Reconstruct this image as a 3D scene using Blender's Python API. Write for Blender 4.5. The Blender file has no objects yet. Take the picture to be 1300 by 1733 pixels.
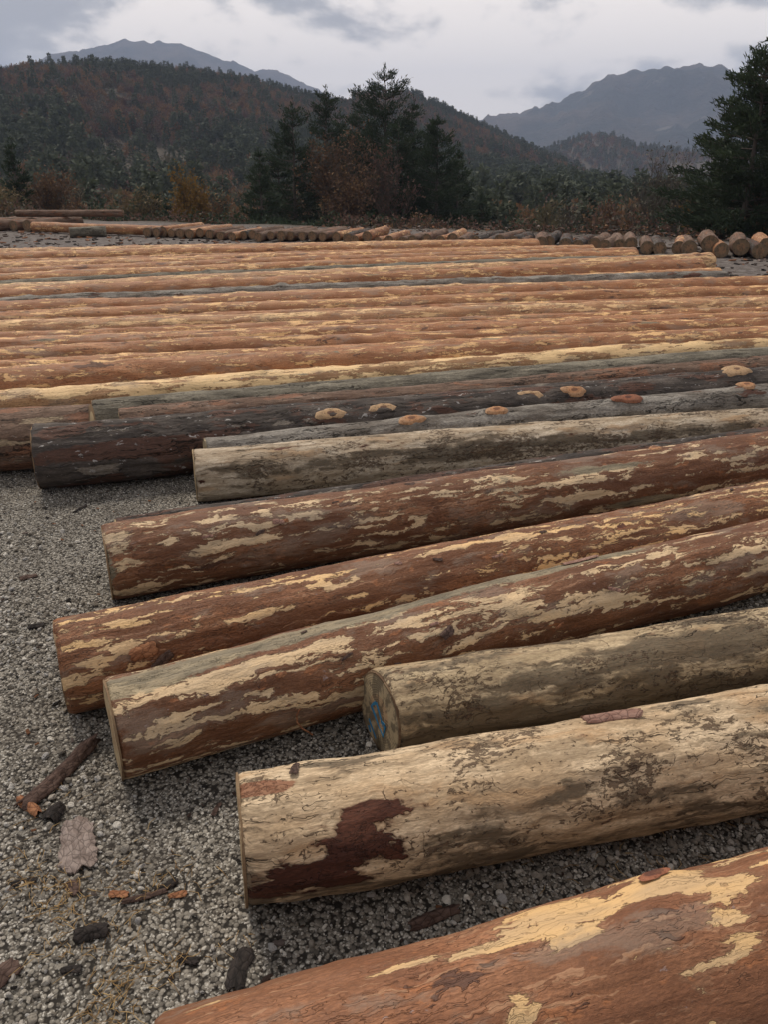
import bpy, math, random
import numpy as np
from mathutils import Vector, Matrix
R = math.radians
rng = np.random.default_rng(7)
random.seed(7)
SC = bpy.context.scene
COL = SC.collection

# ------------------------------------------------------------------ camera, world, sun, exposure
CAM_H = 1.65
cam = bpy.data.cameras.new('camera'); camo = bpy.data.objects.new('camera', cam); COL.objects.link(camo)
camo.location = (0, 0, CAM_H)
camo.rotation_euler = (R(90) - math.atan((866.5 - 285) / 1350.0), 0, 0)
cam.sensor_fit = 'HORIZONTAL'; cam.sensor_width = 36.0; cam.lens = 36.0 * 1350 / 1300
cam.clip_start = 0.05; cam.clip_end = 20000
SC.camera = camo
SC.view_settings.view_transform = 'Standard'; SC.view_settings.look = 'None'
SC.view_settings.exposure = 0.85; SC.view_settings.gamma = 1.0; SC.view_settings.use_curve_mapping = False
SC.render.engine = 'CYCLES'
SC.cycles.use_denoising = True
SC.cycles.max_bounces = 6; SC.cycles.diffuse_bounces = 3; SC.cycles.volume_bounces = 1
SC.cycles.transparent_max_bounces = 8

SUN_EL, SUN_AZ = 54.0, -30.0       # degrees; azimuth from +Y towards +X


def nodes_new(nt, typ, **kw):
    n = nt.nodes.new(typ)
    for k, v in kw.items():
        setattr(n, k, v)
    return n


class G:
    """a small helper round one node tree"""
    def __init__(self, nt):
        self.nt = nt
        nt.nodes.clear()

    def put(self, sock, v):
        if v is None:
            return
        if isinstance(v, bpy.types.NodeSocket):
            self.nt.links.new(v, sock)
        else:
            if isinstance(v, (tuple, list)) and len(v) == 3 and sock.type == 'RGBA':
                v = (*v, 1)
            sock.default_value = v

    def math(self, op, a, b=None, c=None, clamp=False):
        n = self.nt.nodes.new('ShaderNodeMath'); n.operation = op; n.use_clamp = clamp
        self.put(n.inputs[0], a); self.put(n.inputs[1], b); self.put(n.inputs[2], c)
        return n.outputs[0]

    def vmath(self, op, a, b=None):
        n = self.nt.nodes.new('ShaderNodeVectorMath'); n.operation = op
        self.put(n.inputs[0], a)
        if op == 'SCALE':
            self.put(n.inputs['Scale'], b)
        else:
            self.put(n.inputs[1], b)
        return n.outputs['Value'] if op in ('LENGTH', 'DOT_PRODUCT', 'DISTANCE') else n.outputs[0]

    def noise(self, vec, scale=1.0, detail=4.0, rough=0.55, dist=0.0, out='Fac'):
        n = self.nt.nodes.new('ShaderNodeTexNoise')
        self.put(n.inputs['Vector'], vec)
        n.inputs['Scale'].default_value = scale; n.inputs['Detail'].default_value = detail
        n.inputs['Roughness'].default_value = rough; n.inputs['Distortion'].default_value = dist
        return n.outputs[out]

    def voronoi(self, vec, scale=1.0, feature='F1', rand=1.0, out='Distance'):
        n = self.nt.nodes.new('ShaderNodeTexVoronoi'); n.feature = feature
        self.put(n.inputs['Vector'], vec)
        n.inputs['Scale'].default_value = scale; n.inputs['Randomness'].default_value = rand
        return n.outputs[out]

    def step(self, x, a, b, to0=0.0, to1=1.0):
        n = self.nt.nodes.new('ShaderNodeMapRange'); n.interpolation_type = 'SMOOTHSTEP'
        self.put(n.inputs['Value'], x); self.put(n.inputs['From Min'], a); self.put(n.inputs['From Max'], b)
        n.inputs['To Min'].default_value = to0; n.inputs['To Max'].default_value = to1
        return n.outputs[0]

    def mix(self, f, a, b, blend='MIX'):
        n = self.nt.nodes.new('ShaderNodeMix'); n.data_type = 'RGBA'; n.blend_type = blend
        self.put(n.inputs[0], f); self.put(n.inputs[6], a); self.put(n.inputs[7], b)
        return n.outputs[2]

    def node(self, typ, **kw):
        return nodes_new(self.nt, typ, **kw)

    def sep(self, v, typ='ShaderNodeSeparateXYZ'):
        n = self.nt.nodes.new(typ); self.put(n.inputs[0], v); return n.outputs

    def comb(self, x, y, z):
        n = self.nt.nodes.new('ShaderNodeCombineXYZ')
        self.put(n.inputs[0], x); self.put(n.inputs[1], y); self.put(n.inputs[2], z)
        return n.outputs[0]

    def finish(self, color, rough=0.8, height=None, dist=0.003, strength=1.0, spec=0.3, normal=None):
        b = self.nt.nodes.new('ShaderNodeBsdfPrincipled'); o = self.nt.nodes.new('ShaderNodeOutputMaterial')
        self.put(b.inputs['Base Color'], color); self.put(b.inputs['Roughness'], rough)
        b.inputs['Specular IOR Level'].default_value = spec
        if height is not None:
            bp = self.nt.nodes.new('ShaderNodeBump'); bp.inputs['Distance'].default_value = dist
            bp.inputs['Strength'].default_value = strength
            self.put(bp.inputs['Height'], height)
            self.nt.links.new(bp.outputs[0], b.inputs['Normal'])
        self.nt.links.new(b.outputs[0], o.inputs[0])
        return b


def mat(name):
    m = bpy.data.materials.new(name); m.use_nodes = True
    return m, G(m.node_tree)


# world: overcast layer over a Nishita sky
W = bpy.data.worlds.new('World'); SC.world = W; W.use_nodes = True
g = G(W.node_tree)
tc = g.node('ShaderNodeTexCoord').outputs['Generated']
sky = g.node('ShaderNodeTexSky', sky_type='NISHITA', sun_disc=False)
sky.sun_elevation = R(SUN_EL); sky.sun_rotation = R(SUN_AZ)
s = g.sep(tc)
zc = g.math('MAXIMUM', s[2], 0.0)
den = g.math('ADD', zc, 0.10)
px = g.math('DIVIDE', s[0], den); py = g.math('DIVIDE', s[1], den)
pl = g.comb(g.math('MULTIPLY', px, 0.9), g.math('MULTIPLY', py, 0.9), 3.7)
dr = g.vmath('ADD', g.vmath('MULTIPLY', tc, (6.5, 6.5, 12.5)), (1.3, 4.4, 0.6))
big = g.noise(pl, 0.55, 5, 0.5, 0.3)
puff = g.noise(dr, 1.0, 7, 0.56, 0.15)
puff = g.math('ADD', g.math('MULTIPLY', g.math('SUBTRACT', puff, 0.5), 1.35), 0.5)
cl = g.math('ADD', g.math('MULTIPLY', big, 0.42), g.math('MULTIPLY', puff, 0.58))
# thinner cloud round the hidden sun lets more light through
sd = Vector((math.sin(R(-3)) * math.cos(R(8)), math.cos(R(-3)) * math.cos(R(8)), math.sin(R(8))))
dd = g.vmath('DOT_PRODUCT', tc, tuple(sd))
glow = g.step(dd, 0.86, 1.0)
thin = g.step(g.math('ADD', cl, g.math('MULTIPLY', glow, 0.085)), 0.45, 0.58)
cloud = g.mix(thin, (0.272, 0.265, 0.268), (0.43, 0.410, 0.392))
cloud = g.mix(g.step(g.math('ADD', cl, g.math('MULTIPLY', glow, 0.16)), 0.56, 0.66), cloud, (0.80, 0.72, 0.65))
skc = g.vmath('SCALE', sky.outputs[0], 0.08)
colr = g.mix(0.97, skc, g.vmath('SCALE', cloud, 1.0))
bg = g.node('ShaderNodeBackground'); g.put(bg.inputs[0], colr); bg.inputs[1].default_value = 1.0
wo = g.node('ShaderNodeOutputWorld'); g.nt.links.new(bg.outputs[0], wo.inputs[0])

sun = bpy.data.lights.new('sun', 'SUN'); sun.energy = 1.5; sun.angle = R(16); sun.color = (1.0, 0.91, 0.79)
suno = bpy.data.objects.new('sun', sun); COL.objects.link(suno)
sv = Vector((math.sin(R(SUN_AZ)) * math.cos(R(SUN_EL)), math.cos(R(SUN_AZ)) * math.cos(R(SUN_EL)), math.sin(R(SUN_EL))))
suno.rotation_euler = sv.to_track_quat('Z', 'Y').to_euler()


# ------------------------------------------------------------------ helpers
def tag(o, label=None, cat=None, group=None, kind=None):
    if label: o['label'] = label
    if cat: o['category'] = cat
    if group: o['group'] = group
    if kind: o['kind'] = kind
    return o


def empty(name, loc=(0, 0, 0), rot=(0, 0, 0)):
    o = bpy.data.objects.new(name, None); COL.objects.link(o)
    o.location = loc; o.rotation_euler = rot; o.empty_display_size = 0.1
    return o


def mesh_np(name, v, f, mats, smooth=True, fmat=None):
    """v (n,3); f (m,3|4) int array"""
    v = np.asarray(v, np.float32); f = np.asarray(f, np.int32)
    me = bpy.data.meshes.new(name)
    k = f.shape[1]
    me.vertices.add(len(v)); me.vertices.foreach_set('co', v.ravel())
    me.loops.add(f.size); me.loops.foreach_set('vertex_index', f.ravel())
    me.polygons.add(len(f)); me.polygons.foreach_set('loop_start', np.arange(0, f.size, k, dtype=np.int32))
    me.polygons.foreach_set('loop_total', np.full(len(f), k, np.int32))
    if fmat is not None:
        me.polygons.foreach_set('material_index', np.asarray(fmat, np.int32))
    me.polygons.foreach_set('use_smooth', np.full(len(f), smooth, bool))
    for m in (mats if isinstance(mats, (list, tuple)) else [mats]):
        me.materials.append(m)
    me.update(calc_edges=True)
    return me


def ob(name, me, parent=None, loc=None, rot=None):
    o = bpy.data.objects.new(name, me); COL.objects.link(o)
    if parent is not None: o.parent = parent
    if loc is not None: o.location = loc
    if rot is not None: o.rotation_euler = rot
    return o


def _hash(ix, iy, iz, seed):
    h = (ix * 374761393 + iy * 668265263 + iz * 2147483647 + seed * 1274126177) & 0xFFFFFFFF
    h = ((h ^ (h >> 13)) * 1274126177) & 0xFFFFFFFF
    h = ((h ^ (h >> 16)) * 2246822519) & 0xFFFFFFFF
    return ((h ^ (h >> 15)) & 0xFFFFFF) / float(0xFFFFFF)


def vnoise(p, seed=0):
    p = np.asarray(p, float)
    i = np.floor(p).astype(np.int64); f = p - i; f = f * f * (3 - 2 * f)
    out = 0
    for dx in (0, 1):
        for dy in (0, 1):
            for dz in (0, 1):
                w = (f[..., 0] if dx else 1 - f[..., 0]) * (f[..., 1] if dy else 1 - f[..., 1]) * (f[..., 2] if dz else 1 - f[..., 2])
                out = out + w * _hash(i[..., 0] + dx, i[..., 1] + dy, i[..., 2] + dz, seed)
    return out * 2 - 1


def fbm(p, octv=4, seed=0, gain=0.5):
    a, t, q = 1.0, 0, np.asarray(p, float)
    for k in range(octv):
        t = t + a * vnoise(q, seed + k * 17); a *= gain; q = q * 2.03
    return t


# ------------------------------------------------------------------ log materials
def log_coords(g):
    co = g.node('ShaderNodeTexCoord').outputs['Object']
    rnd = g.node('ShaderNodeObjectInfo').outputs['Random']
    off = g.comb(g.math('MULTIPLY', rnd, 91.0), g.math('MULTIPLY', rnd, 37.0), g.math('MULTIPLY', rnd, 53.0))
    co = g.vmath('ADD', co, off)
    warp = g.noise(co, 9.0, 3, 0.5, out='Color')
    warp = g.vmath('SCALE', g.vmath('SUBTRACT', warp, (0.5, 0.5, 0.5)), 0.05)
    w2 = g.noise(co, 34.0, 2, 0.5, out='Color')
    w2 = g.vmath('SCALE', g.vmath('SUBTRACT', w2, (0.5, 0.5, 0.5)), 0.016)
    cw = g.vmath('ADD', g.vmath('ADD', co, warp), w2)
    return co, cw


def paint(g):
    a = g.node('ShaderNodeAttribute', attribute_name='paint')
    s = g.sep(a.outputs['Color'], 'ShaderNodeSeparateColor')
    return s[0], s[1], s[2]         # peeled, dark bark, weathered grey


def peeled_mat(name, base=((0.20, 0.078, 0.042), (0.30, 0.135, 0.08)), pale=((0.62, 0.385, 0.165), (0.50, 0.33, 0.175)),
               th=0.59, dark=0.70, lilac=0.70, stretch=4.6, sc=29.0, contrast=1.0, streak=0.35, relief=0.005, scratch=0.6, mid=(0.40, 0.22, 0.125)):
    m, g = mat(name)
    co, cw = log_coords(g)
    P, D, Wt = paint(g)
    S = lambda v, a, b: g.vmath('MULTIPLY', v, (a, b, b))
    n1 = g.noise(S(cw, sc / stretch, sc), 1.0, 7, 0.64)
    nl = g.noise(g.vmath('ADD', S(cw, sc / stretch * 0.36, sc * 0.36), (4, 9, 2)), 1.0, 5, 0.6)
    cov = g.noise(S(co, 1.3, 3.0), 1.0, 2, 0.5)
    n1 = g.math('ADD', g.math('MULTIPLY', n1, 0.64), g.math('MULTIPLY', nl, 0.36))
    n1 = g.math('ADD', g.math('MULTIPLY', g.math('SUBTRACT', n1, 0.5), 1.25), 0.5)
    n1 = g.math('ADD', n1, g.math('MULTIPLY', g.math('SUBTRACT', cov, 0.5), 0.22))
    hf = g.noise(S(cw, 45, 150), 1.0, 3, 0.65)
    # long thin scraper streaks
    n1b = g.noise(S(cw, 1.6, 38.0), 1.0, 3, 0.5)
    n1s = g.math('ADD', n1, g.math('MULTIPLY', g.math('SUBTRACT', n1b, 0.5), streak))
    n1s = g.math('ADD', n1s, g.math('MULTIPLY', g.math('SUBTRACT', hf, 0.5), 0.17))
    pk = g.math('ADD', n1s, g.math('MULTIPLY', P, 0.22))
    pk = g.math('SUBTRACT', pk, g.math('MULTIPLY', D, 0.4))
    pm = g.step(pk, th - 0.010, th + 0.014)
    md = g.step(g.math('ADD', pk, g.math('MULTIPLY', g.math('SUBTRACT', hf, 0.5), 0.1)), th - 0.075, th - 0.045)
    rim = g.math('MULTIPLY', g.step(pk, th - 0.03, th - 0.008), g.math('SUBTRACT', 1.0, pm))
    fib = g.noise(S(co, 7, 150), 1.0, 3, 0.6)
    fib2 = g.noise(S(co, 2.5, 60), 1.0, 4, 0.6)
    blot = g.noise(S(cw, 4, 9), 1.0, 4, 0.55)
    c = g.mix(g.step(blot, 0.35, 0.66), base[0], base[1])
    c = g.mix(g.math('MULTIPLY', g.step(fib2, 0.35, 0.7), 0.45), c, tuple(0.55 * x for x in base[0]))
    c = g.mix(g.math('MULTIPLY', md, 0.45), c, mid)
    tone = g.noise(g.vmath('ADD', S(cw, 2.2, 5), (2, 8, 4)), 1.0, 3, 0.5)
    c = g.mix(g.math('MULTIPLY', g.step(tone, 0.40, 0.62, 0.5, 0.0), 1.0), c, tuple(0.45 * x for x in base[0]))
    fl = g.noise(S(cw, 16, 42), 1.0, 3, 0.6)
    c = g.mix(g.math('MULTIPLY', g.step(fl, lilac, lilac + 0.03), 0.75), c, (0.36, 0.27, 0.25))
    orange = g.noise(g.vmath('ADD', S(cw, 7, 20), (31, 7, 3)), 1.0, 3, 0.6)
    c = g.mix(g.math('MULTIPLY', g.step(orange, 0.63, 0.68), 0.7), c, (0.40, 0.155, 0.06))
    c = g.mix(g.math('MULTIPLY', rim, 0.55 * contrast), c, (0.085, 0.035, 0.02))  # dark outline round peeled patches: shadow of the bark's thickness painted into the colour
    gr_ = g.noise(S(co, 70, 260), 1.0, 3, 0.7)
    c = g.mix(g.step(gr_, 0.42, 0.62, 0.5, 0.0), c, tuple(0.42 * x for x in base[0]))
    scr = g.noise(S(cw, 3.0, 75), 1.0, 2, 0.5)
    scm = g.math('MULTIPLY', g.step(g.math('ABSOLUTE', g.math('SUBTRACT', scr, 0.5)), 0.0, 0.014, 1.0, 0.0), g.step(tone, 0.46, 0.56))
    c = g.mix(g.math('MULTIPLY', scm, scratch), c, (0.05, 0.022, 0.014))
    scp = g.noise(g.vmath('ADD', S(cw, 2.0, 60), (21, 3, 5)), 1.0, 2, 0.5)
    c = g.mix(g.math('MULTIPLY', g.step(scp, 0.64, 0.69), 0.55), c, mid)
    pc = g.mix(g.step(g.noise(S(co, 4, 14), 1.0, 3, 0.5), 0.4, 0.62), pale[0], pale[1])
    pc = g.mix(g.math('MULTIPLY', g.step(fib, 0.45, 0.72), 0.4), pc, tuple(0.62 * x for x in pale[1]))
    sp = g.noise(S(cw, 50, 80), 1.0, 2, 0.5)
    pc = g.mix(g.math('MULTIPLY', g.step(sp, 0.63, 0.70), 0.45), pc, (0.24, 0.12, 0.06))
    c = g.mix(pm, c, pc)
    dk = g.math('ADD', g.noise(g.vmath('ADD', S(cw, 5, 15), (7, 3, 9)), 1.0, 4, 0.62), g.math('MULTIPLY', D, 0.32))
    dm = g.step(dk, dark, dark + 0.025)
    c = g.mix(g.math('MULTIPLY', dm, 0.8), c, g.mix(fib2, (0.05, 0.024, 0.018), (0.12, 0.055, 0.036)))
    du_ = g.noise(g.vmath('ADD', S(cw, 3.0, 9), (8, 14, 2)), 1.0, 5, 0.65)
    c = g.mix(g.math('MULTIPLY', g.step(du_, 0.53, 0.62), 0.38), c, (0.27, 0.215, 0.165))
    # weathered strip: grey-green wood fibres
    gk = g.step(g.math('ADD', g.math('ADD', Wt, g.math('MULTIPLY', g.math('SUBTRACT', n1, 0.5), 0.8)), g.math('ADD', g.math('MULTIPLY', g.math('SUBTRACT', blot, 0.5), 1.1), g.math('MULTIPLY', g.math('SUBTRACT', hf, 0.5), 0.6))), 0.42, 0.58)
    gc = g.mix(g.step(fib2, 0.3, 0.7), (0.31, 0.255, 0.165), (0.175, 0.15, 0.10))
    gc = g.mix(g.math('MULTIPLY', g.step(fib, 0.5, 0.75), 0.5), gc, (0.08, 0.075, 0.055))
    gc = g.mix(g.math('MULTIPLY', g.step(blot, 0.55, 0.68), 0.5), gc, (0.10, 0.092, 0.066))
    gc = g.mix(g.math('MULTIPLY', g.step(nl, 0.52, 0.58), 0.5), gc, (0.42, 0.33, 0.20))
    c = g.mix(g.math('MULTIPLY', gk, 0.92), c, gc)
    h = g.math('MULTIPLY', pm, -0.7)
    h = g.math('ADD', h, g.math('MULTIPLY', nl, 2.2))
    h = g.math('ADD', h, g.math('MULTIPLY', hf, 0.6))
    h = g.math('SUBTRACT', h, g.math('MULTIPLY', scm, 0.8))
    h = g.math('ADD', h, g.math('MULTIPLY', dm, 0.9))
    h = g.math('ADD', h, g.math('MULTIPLY', fib2, 0.7))
    h = g.math('ADD', h, g.math('MULTIPLY', blot, 1.4))
    h = g.math('ADD', h, g.math('MULTIPLY', g.noise(co, 120, 3, 0.6), 0.5))
    g.finish(c, g.math('ADD', 0.50, g.math('MULTIPLY', fib, 0.3)), h, relief, 1.0, 0.35)
    return m


def bleached_mat(name, a=(0.80, 0.62, 0.41), b=(0.60, 0.43, 0.26), mold=0.6, gall=1.0, dirty=0.5):
    m, g = mat(name)
    co, cw = log_coords(g)
    P, D, Wt = paint(g)
    S = lambda v, x, y: g.vmath('MULTIPLY', v, (x, y, y))
    fib = g.noise(S(co, 6, 130), 1.0, 3, 0.6)
    fib2 = g.noise(S(cw, 2.2, 34), 1.0, 4, 0.6)
    blot = g.noise(S(cw, 4.0, 9), 1.0, 5, 0.6)
    c = g.mix(g.step(blot, 0.38, 0.62), a, b)
    c = g.mix(g.math('MULTIPLY', g.step(fib2, 0.44, 0.62), 0.62), c, (0.26, 0.185, 0.11))
    c = g.mix(g.math('MULTIPLY', g.step(fib, 0.52, 0.70), 0.45), c, (0.20, 0.14, 0.085))
    warm = g.noise(g.vmath('ADD', S(cw, 3, 13), (5, 5, 1)), 1.0, 3, 0.5)
    c = g.mix(g.math('MULTIPLY', g.step(warm, 0.58, 0.66), 0.5), c, (0.46, 0.27, 0.13))
    # grey-black mould in streaky clouds
    mk = g.noise(g.vmath('ADD', S(cw, 3.2, 10), (17, 0, 3)), 1.0, 6, 0.68)
    mk = g.math('ADD', mk, g.math('MULTIPLY', Wt, 0.3))
    mk = g.math('ADD', mk, g.math('MULTIPLY', g.math('SUBTRACT', fib2, 0.5), 0.28))
    mm = g.step(mk, 0.60 - 0.12 * mold, 0.72 - 0.12 * mold)
    c = g.mix(g.math('MULTIPLY', mm, 0.84), c, (0.062, 0.05, 0.034))
    # frass and bark specks, in clusters
    clus = g.step(g.noise(S(co, 3.5, 7), 1.0, 3, 0.5), 0.44, 0.66)
    spk = g.noise(S(cw, 40, 85), 1.0, 5, 0.7)
    sm = g.step(g.math('ADD', spk, g.math('MULTIPLY', clus, 0.14)), 0.62, 0.68)
    c = g.mix(g.math('MULTIPLY', sm, 0.85), c, (0.075, 0.042, 0.026))
    gr_ = g.noise(S(co, 60, 240), 1.0, 3, 0.7)
    c = g.mix(g.step(gr_, 0.42, 0.62, 0.42, 0.0), c, (0.22, 0.15, 0.09))
    # beetle galleries: fine meandering lines
    gw = g.vmath('ADD', S(co, 13, 24), g.vmath('SCALE', g.noise(co, 22, 3, 0.6, out='Color'), 2.6))
    vd = g.noise(g.vmath('ADD', S(cw, 11, 17), (3, 3, 3)), 1.0, 3, 0.45, 0.9)
    gm = g.math('MULTIPLY', g.step(g.math('ABSOLUTE', g.math('SUBTRACT', vd, 0.5)), 0.004, 0.011, 1.0, 0.0), g.step(g.noise(S(co, 5, 9), 1.0, 3, 0.5), 0.52, 0.62))
    gm = g.math('MULTIPLY', gm, gall)
    c = g.mix(g.math('MULTIPLY', gm, 0.8), c, (0.085, 0.05, 0.03))
    # drying cracks
    ck = g.noise(S(cw, 1.1, 26), 1.0, 2, 0.5)
    cm = g.math('MULTIPLY', g.step(g.math('ABSOLUTE', g.math('SUBTRACT', ck, 0.5)), 0.0, 0.010, 1.0, 0.0),
                g.step(g.noise(S(co, 2, 5), 1.0, 2, 0.5), 0.48, 0.54))
    c = g.mix(g.math('MULTIPLY', cm, 0.8), c, (0.06, 0.04, 0.026))
    # bark left on
    rb = g.noise(g.vmath('ADD', S(cw, 5, 12), (3, 23, 1)), 1.0, 4, 0.6)
    rk = g.math('ADD', rb, g.math('MULTIPLY', D, 0.30))
    rk = g.math('ADD', rk, g.math('MULTIPLY', g.math('SUBTRACT', fib2, 0.5), 0.16))
    rm = g.step(rk, 0.70, 0.725)
    rim = g.math('MULTIPLY', g.step(rk, 0.655, 0.70), g.math('SUBTRACT', 1.0, rm))
    bc = g.mix(g.step(blot, 0.4, 0.6), (0.075, 0.026, 0.016), (0.15, 0.058, 0.034))
    bc = g.mix(g.step(gr_, 0.42, 0.62, 0.5, 0.0), bc, (0.03, 0.012, 0.008))
    c = g.mix(g.math('MULTIPLY', rim, 0.5), c, (0.16, 0.075, 0.04))
    c = g.mix(rm, c, bc)
    # rusty strip
    pk = g.step(g.math('ADD', P, g.math('MULTIPLY', g.math('SUBTRACT', fib2, 0.5), 0.9)), 0.5, 0.62)
    c = g.mix(g.math('MULTIPLY', pk, 0.85), c, g.mix(fib2, (0.33, 0.15, 0.08), (0.22, 0.085, 0.045)))
    h = g.math('ADD', g.math('MULTIPLY', rm, 1.3), g.math('MULTIPLY', fib2, 1.0))
    h = g.math('SUBTRACT', h, g.math('MULTIPLY', gm, 0.7))
    h = g.math('SUBTRACT', h, g.math('MULTIPLY', cm, 1.5))
    h = g.math('ADD', h, g.math('MULTIPLY', sm, 0.5))
    h = g.math('ADD', h, g.math('MULTIPLY', blot, 1.2))
    h = g.math('ADD', h, g.math('MULTIPLY', warm, 1.5))
    g.finish(c, 0.72, h, 0.006, 1.0, 0.25)
    return m


def weathered_mat(name, a, b, crack=(0.035, 0.028, 0.022), fleck=(0.50, 0.47, 0.42), fl=0.69, red=(0.16, 0.06, 0.035), redth=0.6,
                  pale=(0.42, 0.36, 0.27), paleth=0.66):
    m, g = mat(name)
    co, cw = log_coords(g)
    P, D, Wt = paint(g)
    S = lambda v, x, y: g.vmath('MULTIPLY', v, (x, y, y))
    fib2 = g.noise(S(cw, 2.0, 30), 1.0, 5, 0.62)
    blot = g.noise(S(cw, 3.5, 10), 1.0, 5, 0.6)
    c = g.mix(g.step(blot, 0.36, 0.64), a, b)
    c = g.mix(g.math('MULTIPLY', g.step(fib2, 0.40, 0.66), 0.6), c, tuple(0.45 * (x + y) * 0.6 for x, y in zip(a, b)))
    rn = g.noise(g.vmath('ADD', S(cw, 2.6, 8), (3, 1, 8)), 1.0, 4, 0.6)
    c = g.mix(g.math('MULTIPLY', g.step(g.math('ADD', rn, g.math('MULTIPLY', D, 0.25)), redth, redth + 0.05), 0.85), c, red)
    pn = g.math('ADD', g.noise(g.vmath('ADD', S(cw, 3.0, 12), (13, 1, 8)), 1.0, 5, 0.62), g.math('MULTIPLY', P, 0.3))
    pm = g.step(pn, paleth, paleth + 0.03)
    c = g.mix(g.math('MULTIPLY', pm, 0.85), c, pale)
    fn = g.noise(S(cw, 15, 44), 1.0, 3, 0.62)
    c = g.mix(g.math('MULTIPLY', g.step(fn, fl, fl + 0.025), 0.85), c, fleck)
    ck = g.noise(S(cw, 1.0, 20), 1.0, 3, 0.55)
    cm = g.step(g.math('ABSOLUTE', g.math('SUBTRACT', ck, 0.5)), 0.0, 0.016, 1.0, 0.0)
    cm = g.math('MULTIPLY', cm, g.step(rn, 0.42, 0.52))
    c = g.mix(g.math('MULTIPLY', cm, 0.9), c, crack)
    h = g.math('ADD', g.math('MULTIPLY', blot, 1.8), g.math('MULTIPLY', fib2, 1.3))
    h = g.math('SUBTRACT', h, g.math('MULTIPLY', cm, 2.0))
    h = g.math('SUBTRACT', h, g.math('MULTIPLY', pm, 0.6))
    gr_ = g.noise(S(co, 55, 220), 1.0, 3, 0.7)
    c = g.mix(g.step(gr_, 0.42, 0.62, 0.45, 0.0), c, (0.03, 0.024, 0.02))
    g.finish(c, 0.8, h, 0.009, 1.0, 0.25)
    return m


def cut_mat(name, a=(0.50, 0.38, 0.22), b=(0.35, 0.25, 0.14), soot=0.45, rad=0.15):
    m, g = mat(name)
    co = g.node('ShaderNodeTexCoord').outputs['Object']
    rnd = g.node('ShaderNodeObjectInfo').outputs['Random']
    off = g.comb(g.math('MULTIPLY', rnd, 11.0), g.math('MULTIPLY', rnd, 7.0), g.math('MULTIPLY', rnd, 5.0))
    cn = g.vmath('ADD', co, off)
    s = g.sep(co)
    wob = g.noise(cn, 9, 2, 0.5)
    r = g.vmath('LENGTH', g.comb(0.0, s[1], s[2]))
    r2 = g.math('ADD', r, g.math('MULTIPLY', wob, 0.02))
    ring = g.math('SINE', g.math('MULTIPLY', r2, 900.0))
    ring = g.math('MULTIPLY', ring, 0.5); ring = g.math('ADD', ring, 0.5)
    c = g.mix(g.math('MULTIPLY', ring, 0.55), a, b)
    heart = g.step(r, rad * 0.42, rad * 0.5, 1.0, 0.0)
    c = g.mix(g.math('MULTIPLY', heart, 0.45), c, (0.36, 0.19, 0.10))
    ang = g.math('ARCTAN2', s[2], s[1])
    st = g.noise(g.comb(g.math('MULTIPLY', ang, 1.6), g.math('MULTIPLY', r, 6.0), g.math('MULTIPLY', rnd, 9.0)), 2.0, 4, 0.6)
    c = g.mix(g.math('MULTIPLY', g.step(g.math('ADD', g.math('MULTIPLY', st, 0.4), g.math('MULTIPLY', g.noise(g.vmath('MULTIPLY', cn, (9, 26, 12)), 1.0, 5, 0.65), 0.6)), 0.60 - 0.13 * soot, 0.68 - 0.13 * soot), 0.7), c, (0.075, 0.062, 0.045))
    bark = g.step(r, rad * 0.90, rad * 0.95)
    c = g.mix(g.math('MULTIPLY', bark, 0.7), c, (0.11, 0.055, 0.03))
    cr = g.noise(g.comb(g.math('MULTIPLY', ang, 3.0), g.math('MULTIPLY', r, 2.0), g.math('MULTIPLY', rnd, 19.0)), 1.5, 1, 0.5)
    cm = g.math('MULTIPLY', g.step(g.math('ABSOLUTE', g.math('SUBTRACT', cr, 0.5)), 0.0, 0.008, 1.0, 0.0), g.step(r, rad * 0.7, rad * 0.3))
    c = g.mix(g.math('MULTIPLY', cm, 0.8), c, (0.04, 0.025, 0.018))
    h = g.math('ADD', g.math('MULTIPLY', ring, 0.5), g.math('MULTIPLY', g.noise(cn, 90, 3, 0.6), 1.0))
    g.finish(c, 0.8, h, 0.0015, 0.7, 0.2)
    return m


M_red = peeled_mat('red_inner_bark', base=((0.22, 0.084, 0.034), (0.37, 0.16, 0.07)), pale=((0.80, 0.51, 0.235), (0.68, 0.46, 0.25)), th=0.575, streak=0.5, stretch=5.2)
M_near = peeled_mat('nearest_inner_bark', relief=0.0032, scratch=0.12, base=((0.285, 0.115, 0.052), (0.43, 0.195, 0.095)), pale=((0.72, 0.46, 0.21), (0.60, 0.40, 0.21)), th=0.598, contrast=0.6, sc=19.0, stretch=4.4, streak=0.25, mid=(0.48, 0.27, 0.15))
M_streak = peeled_mat('streaked_inner_bark', base=((0.205, 0.08, 0.034), (0.34, 0.15, 0.068)), pale=((0.76, 0.54, 0.31), (0.62, 0.45, 0.27)), th=0.545, streak=0.5, stretch=5.5)
M_rough = peeled_mat('mottled_inner_bark', base=((0.20, 0.078, 0.034), (0.34, 0.15, 0.068)), pale=((0.72, 0.52, 0.31), (0.57, 0.42, 0.26)), th=0.56, streak=0.45, dark=0.66)
M_orange = peeled_mat('orange_inner_bark', base=((0.52, 0.225, 0.098), (0.76, 0.40, 0.195)), pale=((0.88, 0.55, 0.25), (0.80, 0.48, 0.22)), th=0.565, dark=0.655, stretch=4.0, sc=24.0, contrast=1.2, streak=0.5, mid=(0.70, 0.40, 0.20))
M_orange2 = peeled_mat('tan_inner_bark', base=((0.58, 0.29, 0.14), (0.80, 0.46, 0.245)), pale=((0.88, 0.59, 0.30), (0.80, 0.51, 0.26)), th=0.54, dark=0.665, stretch=4.8, sc=24.0, contrast=1.1, streak=0.5, mid=(0.72, 0.44, 0.24))
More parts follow.
